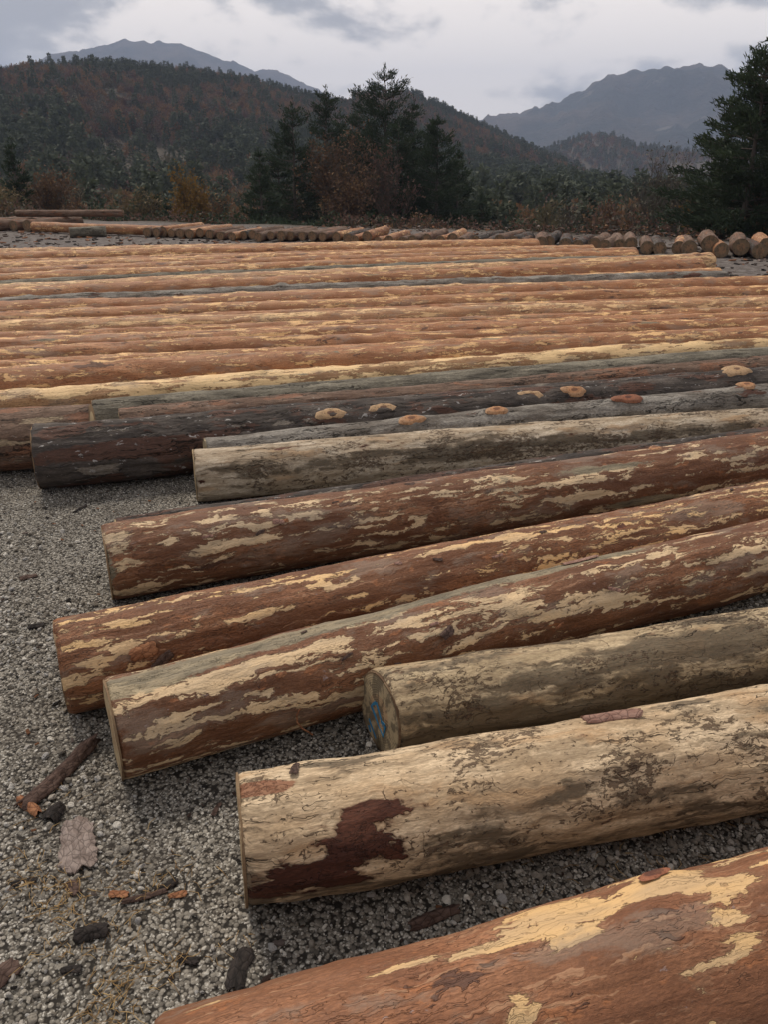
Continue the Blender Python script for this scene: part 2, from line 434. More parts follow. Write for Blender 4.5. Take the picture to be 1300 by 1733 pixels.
M_rust = peeled_mat('rusty_inner_bark', base=((0.43, 0.178, 0.076), (0.66, 0.32, 0.15)), pale=((0.82, 0.50, 0.22), (0.72, 0.43, 0.20)), th=0.58, dark=0.645, stretch=4.0, sc=24.0, mid=(0.56, 0.32, 0.17))
M_yellow = peeled_mat('yellow_sapwood', base=((0.46, 0.24, 0.11), (0.60, 0.34, 0.16)), pale=((0.86, 0.60, 0.31), (0.76, 0.51, 0.26)), th=0.48, dark=0.69, stretch=5.0, sc=14.0, contrast=0.6, mid=(0.62, 0.38, 0.20))
M_bleach = bleached_mat('bleached_wood')
M_mould = bleached_mat('mould_stained_wood', a=(0.70, 0.55, 0.35), b=(0.46, 0.35, 0.21), mold=1.15, gall=1.0)
M_cream = bleached_mat('cream_wood', a=(0.64, 0.54, 0.41), b=(0.46, 0.36, 0.25), mold=0.55, gall=0.3)
M_grey = weathered_mat('grey_cracked_wood', (0.20, 0.17, 0.14), (0.42, 0.385, 0.335), fl=0.72, redth=0.63)
M_lichen = weathered_mat('grey_green_wood', (0.15, 0.132, 0.10), (0.32, 0.285, 0.215), fl=0.72, redth=0.66, pale=(0.45, 0.36, 0.22))
M_dark = weathered_mat('dark_old_bark', (0.045, 0.036, 0.032), (0.145, 0.118, 0.10), fleck=(0.50, 0.47, 0.44), fl=0.645, red=(0.13, 0.062, 0.042), redth=0.53, pale=(0.28, 0.235, 0.19), paleth=0.64)
M_brown = weathered_mat('brown_grey_bark', (0.17, 0.10, 0.068), (0.29, 0.19, 0.135), fl=0.69, red=(0.30, 0.14, 0.08), redth=0.55, pale=(0.45, 0.34, 0.22))
M_cut = cut_mat('cut_end_grain')
M_cutold = cut_mat('weathered_cut_end', a=(0.46, 0.36, 0.22), b=(0.30, 0.23, 0.14), soot=1.15, rad=0.13)
M_cutfar = cut_mat('dull_cut_end', a=(0.21, 0.145, 0.09), b=(0.14, 0.095, 0.06), soot=0.85, rad=0.17)


# ------------------------------------------------------------------ logs
def log_mesh(name, L, r0, r1, mt, du=0.015, dense=3.2, nv=88, seed=0, bumps=(), blobs=(), amp=0.004, bend=(0.0, 0.0), skew=(0.0, 0.0), start=0.0, coarse=0.08):
    """X along the log from start to L; ring angle phi: 0 = top, 90 = towards -Y"""
    us = [start]
    while us[-1] < L:
        us.append(us[-1] + (du if us[-1] < dense else coarse))
    us[-1] = L
    us = np.array(us); n = len(us)
    ph = np.linspace(0, 2 * np.pi, nv, endpoint=False)
    U, PH = np.meshgrid(us, ph, indexing='ij')
    rad = r0 + (r1 - r0) * U
    rad = rad if True else rad
    cy, sy = np.cos(PH), -np.sin(PH)             # z, y directions
    q = np.stack([U * 1.1, sy * 0.9 + 7, cy * 0.9], -1)
    rr = rad * (1 + 0.055 * fbm(q, 2, seed) + 0.03 * fbm(q * [3.2, 1.6, 1.6], 2, seed + 2))
    q = np.stack([U * 9, sy * rad * 40, cy * rad * 40], -1)
    rr = rr + amp * fbm(q, 3, seed + 5)
    for (bu, bp, ba, bl, bw) in bumps:
        dphi = (PH - R(bp) + np.pi) % (2 * np.pi) - np.pi
        rr = rr + ba * np.exp(-((U - bu) / bl) ** 2 - (dphi * rad / bw) ** 2)
    # slight rounding of the cut rim
    e = np.clip((U - start) / 0.012, 0, 1)
    rr = rr * (0.965 + 0.035 * np.sqrt(e))
    wy = (0.10 if nv > 60 else 0.32) * r0 * fbm(np.stack([U * 0.8, 0 * U, 0 * U + seed], -1), 2, seed + 8); y = rr * sy + bend[0] * np.sin(U / L * np.pi) + wy * np.clip((U - start) * 2, 0, 1)
    z = rr * cy + bend[1] * np.sin(U / L * np.pi)
    rimj = np.where(U < start + 1e-6, 0.004 * fbm(np.stack([np.cos(PH) * 5, np.sin(PH) * 5, 0 * PH + seed], -1), 3, seed + 31), 0)
    x = U + rimj + np.where(U < start + 0.3, (1 - (U - start) / 0.3), 0) * (skew[0] * sy * r0 + skew[1] * cy * r0)
    V = np.stack([x, y, z], -1).reshape(-1, 3)
    i = np.arange(n - 1)[:, None]; j = np.arange(nv)[None, :]
    a = i * nv + j; b = i * nv + (j + 1) % nv
    F = np.stack([a, b, b + nv, a + nv], -1).reshape(-1, 4)
    # caps: fans as quads (degenerate-free: two rings + centre)
    V = np.vstack([V, [[x[0].mean(), y[0].mean(), z[0].mean()]], [[x[-1].mean(), y[-1].mean(), z[-1].mean()]]])
    c0, c1 = n * nv, n * nv + 1
    cap = []
    for k in range(0, nv, 2):
        cap.append((c0, (k + 2) % nv, k + 1, k))
        m = (n - 1) * nv
        cap.append((c1, m + k, m + k + 1, m + (k + 2) % nv))
    F = np.vstack([F, np.array(cap)])
    fm = np.zeros(len(F), int); fm[-len(cap):] = 1
    me = mesh_np(name, V, F, mt, True, fm)
    if blobs:
        col = np.zeros((len(V), 4), np.float32); col[:, 3] = 1
        for (ch, bu, bp, bl, bw, st) in blobs:
            dphi = (PH - R(bp) + np.pi) % (2 * np.pi) - np.pi
            d = np.sqrt(((U - bu) / bl) ** 2 + (dphi * rad / bw) ** 2)
            val = st * np.clip(1.35 - d, 0, 1).reshape(-1)
            k = 'pdg'.index(ch)
            col[:n * nv, k] = np.maximum(col[:n * nv, k], val)
        at = me.color_attributes.new('paint', 'FLOAT_COLOR', 'POINT')
        at.data.foreach_set('color', col.ravel())
    return me


def end_disc(r, mt, seed, skew=(0, 0), nv=44, x=-0.003):
    rings = [0.0, 0.3, 0.6, 0.85, 0.975]
    V = [(x, 0, 0)]
    for k in rings[1:]:
        for j in range(nv):
            a = 2 * math.pi * j / nv
            yy, zz = -math.sin(a) * k * r, math.cos(a) * k * r
            V.append((x + 0.0012 * math.sin(a * 5 + seed) * k + skew[0] * yy + skew[1] * zz, yy, zz))
    # thickness back ring
    base = len(V)
    for j in range(nv):
        a = 2 * math.pi * j / nv
        yy, zz = -math.sin(a) * 0.975 * r, math.cos(a) * 0.975 * r
        V.append((x + 0.006 + skew[0] * yy + skew[1] * zz, yy, zz))
    F = []
    me = bpy.data.meshes.new('cut_end')
    for j in range(nv):
        F.append((0, 1 + (j + 1) % nv, 1 + j))
        for k in range(len(rings) - 2):
            a, b = 1 + k * nv + j, 1 + k * nv + (j + 1) % nv
            F.append((a, b, b + nv, a + nv))
        a, b = 1 + (len(rings) - 2) * nv + j, 1 + (len(rings) - 2) * nv + (j + 1) % nv
        F.append((a, b, base + (j + 1) % nv, base + j))
    me.from_pydata(V, [], F); me.materials.append(mt)
    for p in me.polygons: p.use_smooth = False
    return me


def knot_mat(name, rim, mid, core):
    m, g = mat(name)
    co = g.node('ShaderNodeTexCoord').outputs['Object']
    rnd = g.node('ShaderNodeObjectInfo').outputs['Random']
    s = g.sep(co)
    nz = g.noise(co, 45, 3, 0.6)
    r = g.vmath('LENGTH', g.comb(g.math('DIVIDE', s[0], 1.8), s[1], 0.0))
    r = g.math('ADD', r, g.math('MULTIPLY', g.math('SUBTRACT', nz, 0.5), 0.012))
    c = g.mix(g.step(r, 0.010, 0.016), core, mid)
    c = g.mix(g.step(r, 0.02, 0.034), c, rim)
    c = g.mix(g.step(g.noise(co, 70, 4, 0.7), 0.5, 0.66), c, tuple(0.45 * x for x in mid))
    ring = g.math('ADD', g.math('MULTIPLY', g.math('SINE', g.math('MULTIPLY', r, 1300.0)), 0.5), 0.5)
    c = g.mix(g.math('MULTIPLY', ring, 0.28), c, tuple(0.6 * x for x in mid))
    fib = g.noise(g.vmath('MULTIPLY', co, (10, 120, 20)), 1.0, 3, 0.6)
    c = g.mix(g.math('MULTIPLY', g.step(fib, 0.5, 0.75), 0.4), c, (0.2, 0.11, 0.06))
    g.finish(c, 0.7, g.math('ADD', ring, g.math('MULTIPLY', nz, 2.0)), 0.0015, 0.6, 0.25)
    return m


M_knot = knot_mat('knot_cream', (0.74, 0.49, 0.23), (0.66, 0.42, 0.19), (0.20, 0.10, 0.06))
M_knot_or = knot_mat('knot_orange', (0.46, 0.27, 0.15), (0.50, 0.25, 0.12), (0.16, 0.07, 0.04))
M_knot_red = knot_mat('knot_red', (0.28, 0.12, 0.07), (0.34, 0.13, 0.07), (0.10, 0.04, 0.03))
M_knot_pale = knot_mat('knot_pale', (0.50, 0.33, 0.19), (0.58, 0.37, 0.20), (0.14, 0.07, 0.05))


def knot_mesh(lx, ly, lz, mt, seed=0, flat=0.75):
    """a sawn branch stub: a low dome stretched along the log with a flat sawn top"""
    nr, nv = 9, 30
    V = []; F = []
    for i in range(nr):
        t = i / (nr - 1)
        for j in range(nv):
            a = 2 * math.pi * j / nv
            w = 1 + 0.14 * math.sin(2 * a + seed) + 0.09 * math.sin(3 * a + seed * 2) + 0.05 * math.sin(7 * a + seed)
            z = lz * min(flat + 0.16 * t * math.sin(a + 0.6), math.cos(t * math.pi / 2) ** 0.55) / flat
            V.append((lx * t * w * math.cos(a), ly * t * w * math.sin(a), z - 0.003 - (ly * t * math.sin(a)) ** 2 / 0.32))
    for i in range(nr - 1):
        for j in range(nv):
            a, b = i * nv + j, i * nv + (j + 1) % nv
            F.append((a, a + nv, b + nv, b))
    me = bpy.data.meshes.new('knot'); me.from_pydata(V, [], F); me.materials.append(mt)
    for p in me.polygons: p.use_smooth = True
    return me


def on_log(parent, me, name, u, phi, rad, lift=0.0, twist=0.0):
    o = ob(name, me, parent)
    a = R(phi)
    o.matrix_local = Matrix.Translation((u, -math.sin(a) * (rad + lift), math.cos(a) * (rad + lift))) @ Matrix.Rotation(a, 4, 'X') @ Matrix.Rotation(R(twist), 4, 'Z')
    return o


def make_log(x, y, yaw, r0, r1len, L, mt, label, group=None, cut=None, z=None, tilt=0.0, blobs=(), bumps=(), seed=0, skew=(0, 0), bend=(0, 0), roll=0.0, name='pine_log', start=0.0, fine=True, amp=0.004):
    """(x, y) centre of the left end on the ground plan, yaw from +X; r1len = radius change per metre"""
    root = empty(name, (x, y, (r0 if z is None else z)), (0, -R(tilt), R(yaw)))
    tag(root, label, 'log', group)
    r1 = r0 + r1len * 1.0
    kw = dict(du=0.014, dense=3.0, nv=92) if fine else dict(du=0.06, dense=60, nv=30)
    me = log_mesh('trunk', L, r0, r1, [mt, cut or M_cut], seed=seed, bumps=bumps, blobs=blobs, skew=skew, bend=bend, start=start, amp=amp, **kw)
    ob('trunk', me, root)
    if cut:
        ce = ob('cut_end', end_disc(r0, cut, seed, skew), root)
    return root


# near logs, nearest first.  table: x, y, yaw, r, dr/m, length
ROW = 'logs laid side by side on the gravel'
lg = {}
lg['L1'] = make_log(-0.349, 0.772, 17.4, 0.190, 0.004, 7.0, M_near, 'nearest log, thick red-brown scraped trunk across the bottom right corner, cream knot on top', ROW, M_cut, seed=3,
    blobs=[('p', 0.957, -31, 0.09, 0.05, 1.1), ('p', 1.06, -16, 0.10, 0.016, 1.1), ('p', 0.76, -33, 0.12, 0.03, 1.1), ('p', 0.62, -18, 0.20, 0.012, 1.1), ('p', 0.42, -18, 0.12, 0.008, 1.1),
           ('p', 1.02, 6, 0.05, 0.022, 1.0), ('p', 1.02, 17, 0.05, 0.016, 1.0), ('p', 0.93, 24, 0.13, 0.012, 1.0), ('p', 0.58, 17, 0.03, 0.03, 1.0), ('p', 0.74, -10, 0.07, 0.012, 1.0), ('d', 0.87, -3, 0.10, 0.04, 0.75), ('d', 0.40, 5, 0.2, 0.06, 0.5), ('d', 0.78, 22, 0.12, 0.04, 0.5), ('d', 1.2, 0, 0.1, 0.06, 0.5)],
    bumps=[(0.957, -35, 0.020, 0.10, 0.08), (0.70, -40, 0.010, 0.12, 0.07), (0.87, -3, 0.008, 0.09, 0.05)])
on_log(lg['L1'], knot_mesh(0.036, 0.019, 0.004, M_knot_red, 1), 'knot', 0.957, -31, 0.2155, 0, 8)
lg['A'] = make_log(-0.346, 1.464, 13.0, 0.158, 0.001, 6.5, M_bleach, 'pale bleached barkless log with a dark brown bark patch near its sawn end', ROW, M_cut, seed=11,
    blobs=[('d', 0.27, 62, 0.13, 0.055, 1.15), ('d', 0.17, 88, 0.20, 0.055, 1.15), ('d', 0.31, 40, 0.09, 0.03, 1.0), ('d', 0.34, 75, 0.07, 0.05, 1.0), ('g', -0.0, 90, 0.06, 0.09, 1.0), ('p', 0.05, 3, 0.10, 0.03, 1.0), ('g', 0.85, 110, 0.6, 0.06, 0.5), ('g', 0.25, -20, 0.12, 0.015, 1.0)],
    bumps=[(0.9, 20, 0.012, 0.22, 0.12), (1.5, -10, 0.012, 0.3, 0.12), (0.18, -30, 0.006, 0.06, 0.05)], skew=(0, 0.02))
lg['B'] = make_log(-0.012, 1.984, 15.6, 0.130, 0.003, 6.0, M_mould, 'mould-speckled grey-tan log with blue paint strokes on its sawn end', ROW, M_cutold, seed=23,
    blobs=[('g', 0.2, 75, 0.18, 0.05, 0.9), ('g', 0.5, 100, 0.9, 0.05, 0.9), ('g', 1.0, 30, 0.3, 0.04, 0.6), ('g', 0.5, -30, 0.3, 0.03, 0.7)],
    skew=(-0.22, 0.05), bumps=[(0.35, -20, 0.010, 0.10, 0.06), (0.75, -20, -0.006, 0.12, 0.08), (1.1, 0, 0.008, 0.1, 0.06)])
lg['C'] = make_log(-0.789, 1.883, 25.5, 0.150, 0.0008, 7.5, M_streak, 'red-brown log with a grey-green weathered strip along its top and cream streaks', ROW, M_cut, seed=31,
    blobs=[('g', 0.0, 2, 0.5, 0.065, 1.0), ('g', 0.5, -8, 0.5, 0.055, 1.0), ('g', 1.0, -20, 0.6, 0.055, 1.0), ('g', 1.6, -20, 0.5, 0.05, 1.0), ('g', 1.02, 49, 0.07, 0.10, 0.40), ('g', 1.40, 44, 0.07, 0.09, 0.36), ('g', 2.2, 30, 0.09, 0.12, 0.42), ('p', 0.45, 22, 0.5, 0.018, 0.75), ('p', 0.35, 70, 0.25, 0.03, 0.45), ('p', 1.75, 62, 0.35, 0.02, 0.6), ('p', 1.3, 25, 0.3, 0.02, 0.6)],
    bumps=[(1.02, 49, 0.007, 0.05, 0.04), (1.40, 44, 0.007, 0.05, 0.04), (1.72, -15, 0.010, 0.15, 0.06), (2.2, 30, 0.006, 0.05, 0.05)])
lg['D'] = make_log(-1.056, 2.197, 23.7, 0.155, -0.0015, 8.0, M_red, 'red-brown scraped log with bright yellow flecks and a lifted bark flake near its end', ROW, M_cut, seed=41,
    blobs=[('p', 0.8, 8, 0.35, 0.012, 0.9), ('p', 0.15, 24, 0.12, 0.012, 0.8), ('p', 0.20, 52, 0.05, 0.02, 0.9), ('p', 0.67, 45, 0.12, 0.014, 0.9), ('p', 0.1, 62, 0.06, 0.012, 0.8)], bumps=[(2.2, 25, 0.006, 0.05, 0.04)])
lg['E'] = make_log(-1.140, 2.934, 21.3, 0.157, 0.0, 8.5, M_rough, 'brown log with a pale bare patch round its end and rough greyish bands further along', ROW, M_cut, seed=53,
    blobs=[('g', -0.02, 60, 0.065, 0.13, 0.8), ('p', 0.05, 45, 0.07, 0.08, 0.8), ('g', 1.82, 40, 0.10, 0.16, 0.36), ('g', 2.35, 30, 0.35, 0.035, 0.8), ('p', 2.3, 38, 0.3, 0.05, 0.45), ('g', 2.55, 105, 0.3, 0.03, 0.8), ('p', 1.8, 40, 0.15, 0.08, 0.4), ('p', 0.25, 48, 0.04, 0.02, 0.7)],
    bumps=[(1.82, 40, 0.006, 0.06, 0.08)])
lg['E2'] = make_log(-1.17, 3.17, 21.4, 0.092, 0.0, 9.0, M_dark, 'thin blackish log tucked in behind the brown log with the pale end', ROW, M_cutold, seed=59, z=0.155)
lg['F'] = make_log(-1.013, 4.004, 13.2, 0.142, 0.0, 8.0, M_cream, 'silvery cream log with a smooth sawn end and rusty bark at the lower corner', ROW, M_cut, seed=61,
    blobs=[('d', 0.05, 85, 0.06, 0.04, 0.9), ('g', 1.2, 70, 1.2, 0.05, 0.55), ('g', 2.5, 60, 1.0, 0.04, 0.8)])
lg['F3'] = make_log(-0.982, 4.161, 18.3, 0.105, 0.0, 9.0, M_grey, 'grey cracked log with orange knots, behind the silvery cream log', ROW, M_cutold, seed=67, z=0.19, bumps=[(1.193, 20, 0.022, 0.09, 0.055), (1.743, 16, 0.022, 0.08, 0.055), (2.66, 20, 0.024, 0.11, 0.055), (3.6, 10, 0.02, 0.08, 0.05)])
lg['G'] = make_log(-1.923, 4.177, 17.3, 0.178, -0.001, 10.0, M_dark, 'dark thick log with white flecks and old bark, lifted pale knots further along', ROW, M_cut, seed=71,
    blobs=[('d', 0.5, 70, 0.7, 0.05, 0.9), ('p', 0.35, 100, 0.12, 0.03, 0.8)], amp=0.006,
    bumps=[(1.646, 40, 0.018, 0.10, 0.06), (1.975, 38, 0.018, 0.10, 0.06), (2.96, 38, 0.018, 0.10, 0.06), (3.27, 35, 0.015, 0.08, 0.05), (4.55, 20, 0.03, 0.16, 0.07)])
lg['I'] = make_log(-1.629, 4.738, 17.5, 0.120, 0.0, 10.0, M_brown, 'slim brown-grey log between the dark thick log and the grey-green one', ROW, None, seed=79, z=0.18)
lg['J'] = make_log(-6.6, 3.40, 13.5, 0.185, 0.0, 5.0, M_brown, 'mottled brown log reaching in from the left edge, stopping behind the dark log', ROW, None, seed=83,
    blobs=[('p', 4.75, 40, 0.2, 0.03, 0.8), ('p', 4.55, 80, 0.25, 0.04, 0.9)])
lg['H'] = make_log(-1.902, 5.046, 18.1, 0.133, 0.0, 11.0, M_lichen, 'long grey-green log along the front edge of the orange logs', ROW, M_cutold, seed=89)


def knot_on(k, u, phi, rad, lx, ly, lz, mt, sd, tw=0):
    on_log(lg[k], knot_mesh(lx, ly, lz, mt, sd, 0.62), 'knot', u, phi, rad - 0.002, 0, tw)


for u, ph, mt in ((1.646, 40, M_knot_pale), (1.975, 38, M_knot_pale), (2.96, 38, M_knot_pale), (3.27, 35, M_knot_or), (4.55, 20, M_knot_pale)):
    knot_on('G', u, ph, 0.188 if u < 4 else 0.198, 0.085 if u < 4 else 0.13, 0.045 if u < 4 else 0.055, 0.014 if u < 4 else 0.02, mt, u)
for u, ph, lx, mt in ((1.193, 20, 0.07, M_knot_or), (1.743, 16, 0.06, M_knot_or), (2.66, 20, 0.095, M_knot_red), (3.6, 10, 0.06, M_knot_or)):
    knot_on('F3', u, ph, 0.122, lx * 1.1, 0.044, 0.016, mt, u)
knot_on('B', 0.84, 76, 0.131, 0.042, 0.040, 0.004, M_knot_red, 2)
knot_on('E', 2.75, -8, 0.155, 0.04, 0.03, 0.012, M_knot_or, 5)
knot_on('D', 2.20, 27, 0.150, 0.03, 0.022, 0.006, M_knot_red, 5)

# blue paint strokes on the sawn end of the mould-speckled log
m, g = mat('blue_marking_paint')
bn = g.noise(g.node('ShaderNodeTexCoord').outputs['Object'], 60, 3, 0.6)
g.finish(g.mix(bn, (0.02, 0.12, 0.24), (0.05, 0.24, 0.40)), 0.6); M_blue = m


def stroke(pts, w, x=-0.0055):
    """a flat brush stroke with a little thickness on the YZ plane"""
    V = []; F = []
    P = [Vector((0, a, b)) for a, b in pts]
    for i, p in enumerate(P):
        d = (P[min(i + 1, len(P) - 1)] - P[max(i - 1, 0)]).normalized()
        nrm = Vector((0, -d.z, d.y)) * w * (0.6 + 0.4 * math.sin(i * 1.7 + 1)) * 0.5
        for s_ in (1, -1):
            q = p + nrm * s_
            xx = x - 0.22 * q.y + 0.05 * q.z
            V.append((xx, q.y, q.z)); V.append((xx + 0.002, q.y, q.z))
    for i in range(len(P) - 1):
        a = i * 4
        F += [(a, a + 2, a + 6, a + 4), (a, a + 4, a + 5, a + 1), (a + 2, a + 3, a + 7, a + 6)]
    return V, F


VV, FF = [], []
for pts, w in (([(0.02, 0.028), (0.035, 0.012), (0.05, -0.004), (0.036, -0.012)], 0.012), ([(0.05, -0.004), (0.025, -0.02), (-0.005, -0.045), (-0.035, -0.062)], 0.012),
               ([(0.02, 0.028), (-0.01, -0.004), (-0.03, -0.03)], 0.009), ([(-0.045, -0.012), (-0.04, -0.035), (-0.035, -0.062)], 0.012), ([(-0.015, -0.02), (-0.045, -0.012)], 0.010),
               ([(0.06, -0.06), (0.035, -0.08), (0.01, -0.1)], 0.009), ([(0.06, -0.085), (0.045, -0.10)], 0.010)):
    v, f = stroke(pts, w)
    b0 = len(VV); VV += v; FF += [tuple(i + b0 for i in q) for q in f]
me = bpy.data.meshes.new('paint_mark'); me.from_pydata(VV, [], FF); me.materials.append(M_blue)
ob('paint_mark', me, lg['B'])

# ------------------------------------------------------------------ the field of orange logs behind
ORD = ['', 'first', 'second', 'third', 'fourth', 'fifth', 'sixth', 'seventh', 'eighth', 'ninth', 'tenth', 'eleventh', 'twelfth', 'thirteenth', 'fourteenth', 'fifteenth',
       'sixteenth', 'seventeenth', 'eighteenth', 'nineteenth', 'twentieth', 'twenty-first', 'twenty-second', 'twenty-third', 'twenty-fourth', 'twenty-fifth', 'twenty-sixth',
       'twenty-seventh', 'twenty-eighth', 'twenty-ninth', 'thirtieth', 'thirty-first', 'thirty-second', 'thirty-third', 'thirty-fourth', 'thirty-fifth', 'thirty-sixth',
       'thirty-seventh', 'thirty-eighth', 'thirty-ninth', 'fortieth', 'forty-first', 'forty-second', 'forty-third', 'forty-fourth', 'forty-fifth', 'forty-sixth', 'forty-seventh', 'forty-eighth', 'forty-ninth', 'fiftieth', 'fifty-first', 'fifty-second', 'fifty-third', 'fifty-fourth', 'fifty-fifth']
# (y where the axis crosses x = 0, yaw, radius, material, height of the axis or None, x of left end, x of right end)
FLD = 'peeled logs in the wide field of logs'
fr = random.Random(5)
rows = []
keys = [(6.00, 17.2), (6.30, 14.0), (6.75, 12.5), (7.30, 11.0), (7.9, 10.5), (8.6, 11.0), (9.4, 13.0), (10.3, 17.5), (11.3, 21.0), (12.2, 21.0), (13.6, 20.0), (15.0, 18.0), (16.6, 14.0), (17.4, 12.5)]
Yv = 6.00
while Yv < 16.7:
    yaw = float(np.interp(Yv, [k[0] for k in keys], [k[1] for k in keys]))
    r = fr.choice([0.10, 0.115, 0.125, 0.14, 0.165]) * fr.uniform(0.95, 1.05) if Yv > 6.2 else 0.13
    rows.append([Yv, yaw, r])
    Yv += (2 * r * fr.uniform(0.98, 1.12)) / math.cos(R(yaw)) + (fr.uniform(0.05, 0.2) if fr.random() < 0.25 else 0)
NF = len(rows)
kinds = [M_orange, M_orange2, M_rust, M_orange, M_orange2]
# the two weathered grey logs lie where the field bends
gi = min(range(NF), key=lambda i: abs(rows[i][0] - 10.45))
gj = gi + 4
for i, (Yc, yaw, r) in enumerate(rows):
    if i == 0: mt = M_yellow
    elif i in (gi, gj): mt = M_lichen if i == gj else M_grey
    else: mt = kinds[fr.randrange(5)]
    # right ends: long beyond the frame near, stepping back to the left further off
    xr = float(np.interp(Yc, [6, 8.8, 9.6, 10.4, 11.4, 12.4, 13.6, 14.8, 16.0, 17.0], [9, 9, 7.5, 4.6, 5.3, 4.6, 4.1, 3.6, 2.9, 1.9])) + fr.uniform(-0.25, 0.25)
    xl = float(np.interp(Yc, [6, 9, 12, 17], [-4.4, -6.2, -7.6, -10.5])) - fr.uniform(0, 1.0)
    if i == gi - 1: xr = 4.55
    if i == gi - 2: xr = 5.4
    if i == gi + 1: xl = -4.62
    if i == gi + 2: xl = -4.75
    c, s_ = math.cos(R(yaw)), math.sin(R(yaw))
    x0, y0 = xl, Yc + xl * s_ / c
    L = (xr - xl) / c
    if i == 0: lab = 'yellow peeled log lying against the far side of the long grey-green log'
    elif i == gi: lab = 'bluish grey weathered log, the nearer of two grey ones in the orange field'
    elif i == gj: lab = 'greenish grey weathered log deeper in the orange field, beyond the bluish grey one'
    elif i < gi: lab = 'orange-brown peeled log in the field, %s beyond the yellow log' % ORD[i]
    elif i < gj: lab = 'orange peeled log between the two grey field logs, %s from the bluish one' % ORD[i - gi]
    else: lab = 'tan peeled log in the far part of the field, %s beyond the greenish grey one' % ORD[i - gj]
    bumps = [(fr.uniform(0.5, L), fr.uniform(-60, 80), fr.uniform(0.01, 0.022), 0.07, 0.05) for _ in range(12)]
    blobs = [(fr.choice('pddg'), fr.uniform(0.5, L), fr.uniform(-40, 90), fr.uniform(0.04, 0.16), 0.025, fr.uniform(0.5, 1.0)) for _ in range(24)]
    lift = fr.uniform(0.0, 0.05) + (0.07 if i in (gi, gj) else 0)
    make_log(x0, y0, yaw, r, 0.0, L, mt, lab, FLD, None, z=r + lift, seed=200 + i, fine=False, bumps=bumps, blobs=blobs, amp=0.009,
             bend=(fr.uniform(-0.09, 0.09), fr.uniform(-0.01, 0.05)))
print('field logs', NF)

# ------------------------------------------------------------------ the far row: a second stack, sawn ends towards the yard
FR = 'logs of the far row along the edge of the yard'
fmats = [M_brown, M_brown, M_rust, M_brown, M_dark]
NR = 54
P0, P1 = Vector((7.85, 16.5)), Vector((-6.2, 21.9))
for i in range(NR):
    t = (i / (NR - 1)) ** 1.0
    p = P0.lerp(P1, t)
    r = fr.uniform(0.14, 0.18) * (1.0 - 0.30 * min(1, t * 1.8))
    low = fr.random() < 0.3
    yaw = 72 + fr.uniform(-6, 6)
    z = r if low else r + fr.uniform(0.0, 0.12) * (1 - 0.8 * t)
    x = p.x + fr.uniform(-0.08, 0.08); y = p.y + fr.uniform(-0.12, 0.12) - (0.2 if low else 0)
    lab = 'log at the right end of the far row, its round sawn end nearest the camera' if i == 0 else \
          'sawn log in the far row, %s from the right end of that row' % ORD[i + 1]
    root = empty('pine_log', (x, y, z), (0, 0, R(yaw)))
    tag(root, lab, 'log', FR)
    me = log_mesh('trunk', fr.uniform(1.5, 2.1), r, r * 0.995, [fmats[fr.randrange(5)], M_cutfar], du=0.1, dense=60, nv=22, seed=400 + i, amp=0.008)
    ob('trunk', me, root)
    ob('cut_end', end_disc(r, M_cutfar, i, nv=22), root)
for (x, y, yaw, L, r, z, lab, mt) in (
        (-9.75, 23.5, -21, 4.3, 0.13, 0.15, 'long orange log lying lengthwise on the left part of the far row', M_rust),
        (-10.9, 25.2, -2.0, 3.2, 0.10, 0.42, 'slim brownish log lying on top at the left end of the far row', M_brown),
        (-8.1, 21.7, 24, 0.9, 0.13, 0.13, 'short pale log on the ground in front of the far row', M_lichen)):
    root = empty('pine_log', (x, y, z), (0, 0, R(yaw))); tag(root, lab, 'log')
    ob('trunk', log_mesh('trunk', L, r, r, [mt, M_cutfar], du=0.1, dense=60, nv=22, seed=int(x * 10) % 97, amp=0.008), root)
    ob('cut_end', end_disc(r, M_cutfar, 3, nv=22), root)
for k in range(5):
    r = fr.uniform(0.14, 0.17)
    root = empty('pine_log', (-12.0 + 0.5 * k, 23.9 - 0.05 * k + (0.2 if k % 2 else 0), r), (0, 0, R(70)))
    tag(root, 'sawn log end at the far left, %s left of the long lengthwise log' % ORD[5 - k], 'log', 'log ends at the far left')
    ob('trunk', log_mesh('trunk', 2.2, r, r, [M_brown, M_cutfar], du=0.12, dense=60, nv=20, seed=500 + k, amp=0.008), root)
    ob('cut_end', end_disc(r, M_cutfar, k, nv=20), root)

# ------------------------------------------------------------------ terrain
near_t = np.array([(-180, 3.5), (-60, 3.4), (-34.72, 3.28), (-27.59, 4.71), (-22.96, 5.13), (-20.98, 5.51), (-17.01, 5.52), (-11.76, 5.65), (-8.54, 5.25), (-6.37, 4.56), (-3.4, 3.98), (-0.38, 4.15), (1.51, 4.19), (3.41, 3.41), (5.34, 2.55), (7.66, 1.58), (10.75, 0.39), (13.46, -0.7), (17.24, -1.73), (24.23, -2.16), (36.02, -1.91), (60, 2), (180, 3.5)])
small_t = np.array([(-180, -2), (1.98, -2.0), (7.78, -0.53), (10.73, 0.9), (12.89, 1.7), (14.72, 1.6), (16.22, 1.0), (19.78, 0.6), (23.86, 0.0), (35.29, 1.01), (60, 2), (180, -2)])
farL_t = [(-60, 3.0), (-34.58, 3.83), (-26.1, 4.77), (-20.95, 5.72), (-19.57, 6.22), (-17.87, 6.59), (-16.12, 7.11), (-14.42, 7.07), (-12.68, 7.12), (-11.33, 6.54), (-9.21, 6.04), (-8.15, 5.68), (-7.22, 5.91), (-5.59, 5.29), (-4.13, 4.58), (1.92, 1.94), (13.55, -1.58)]
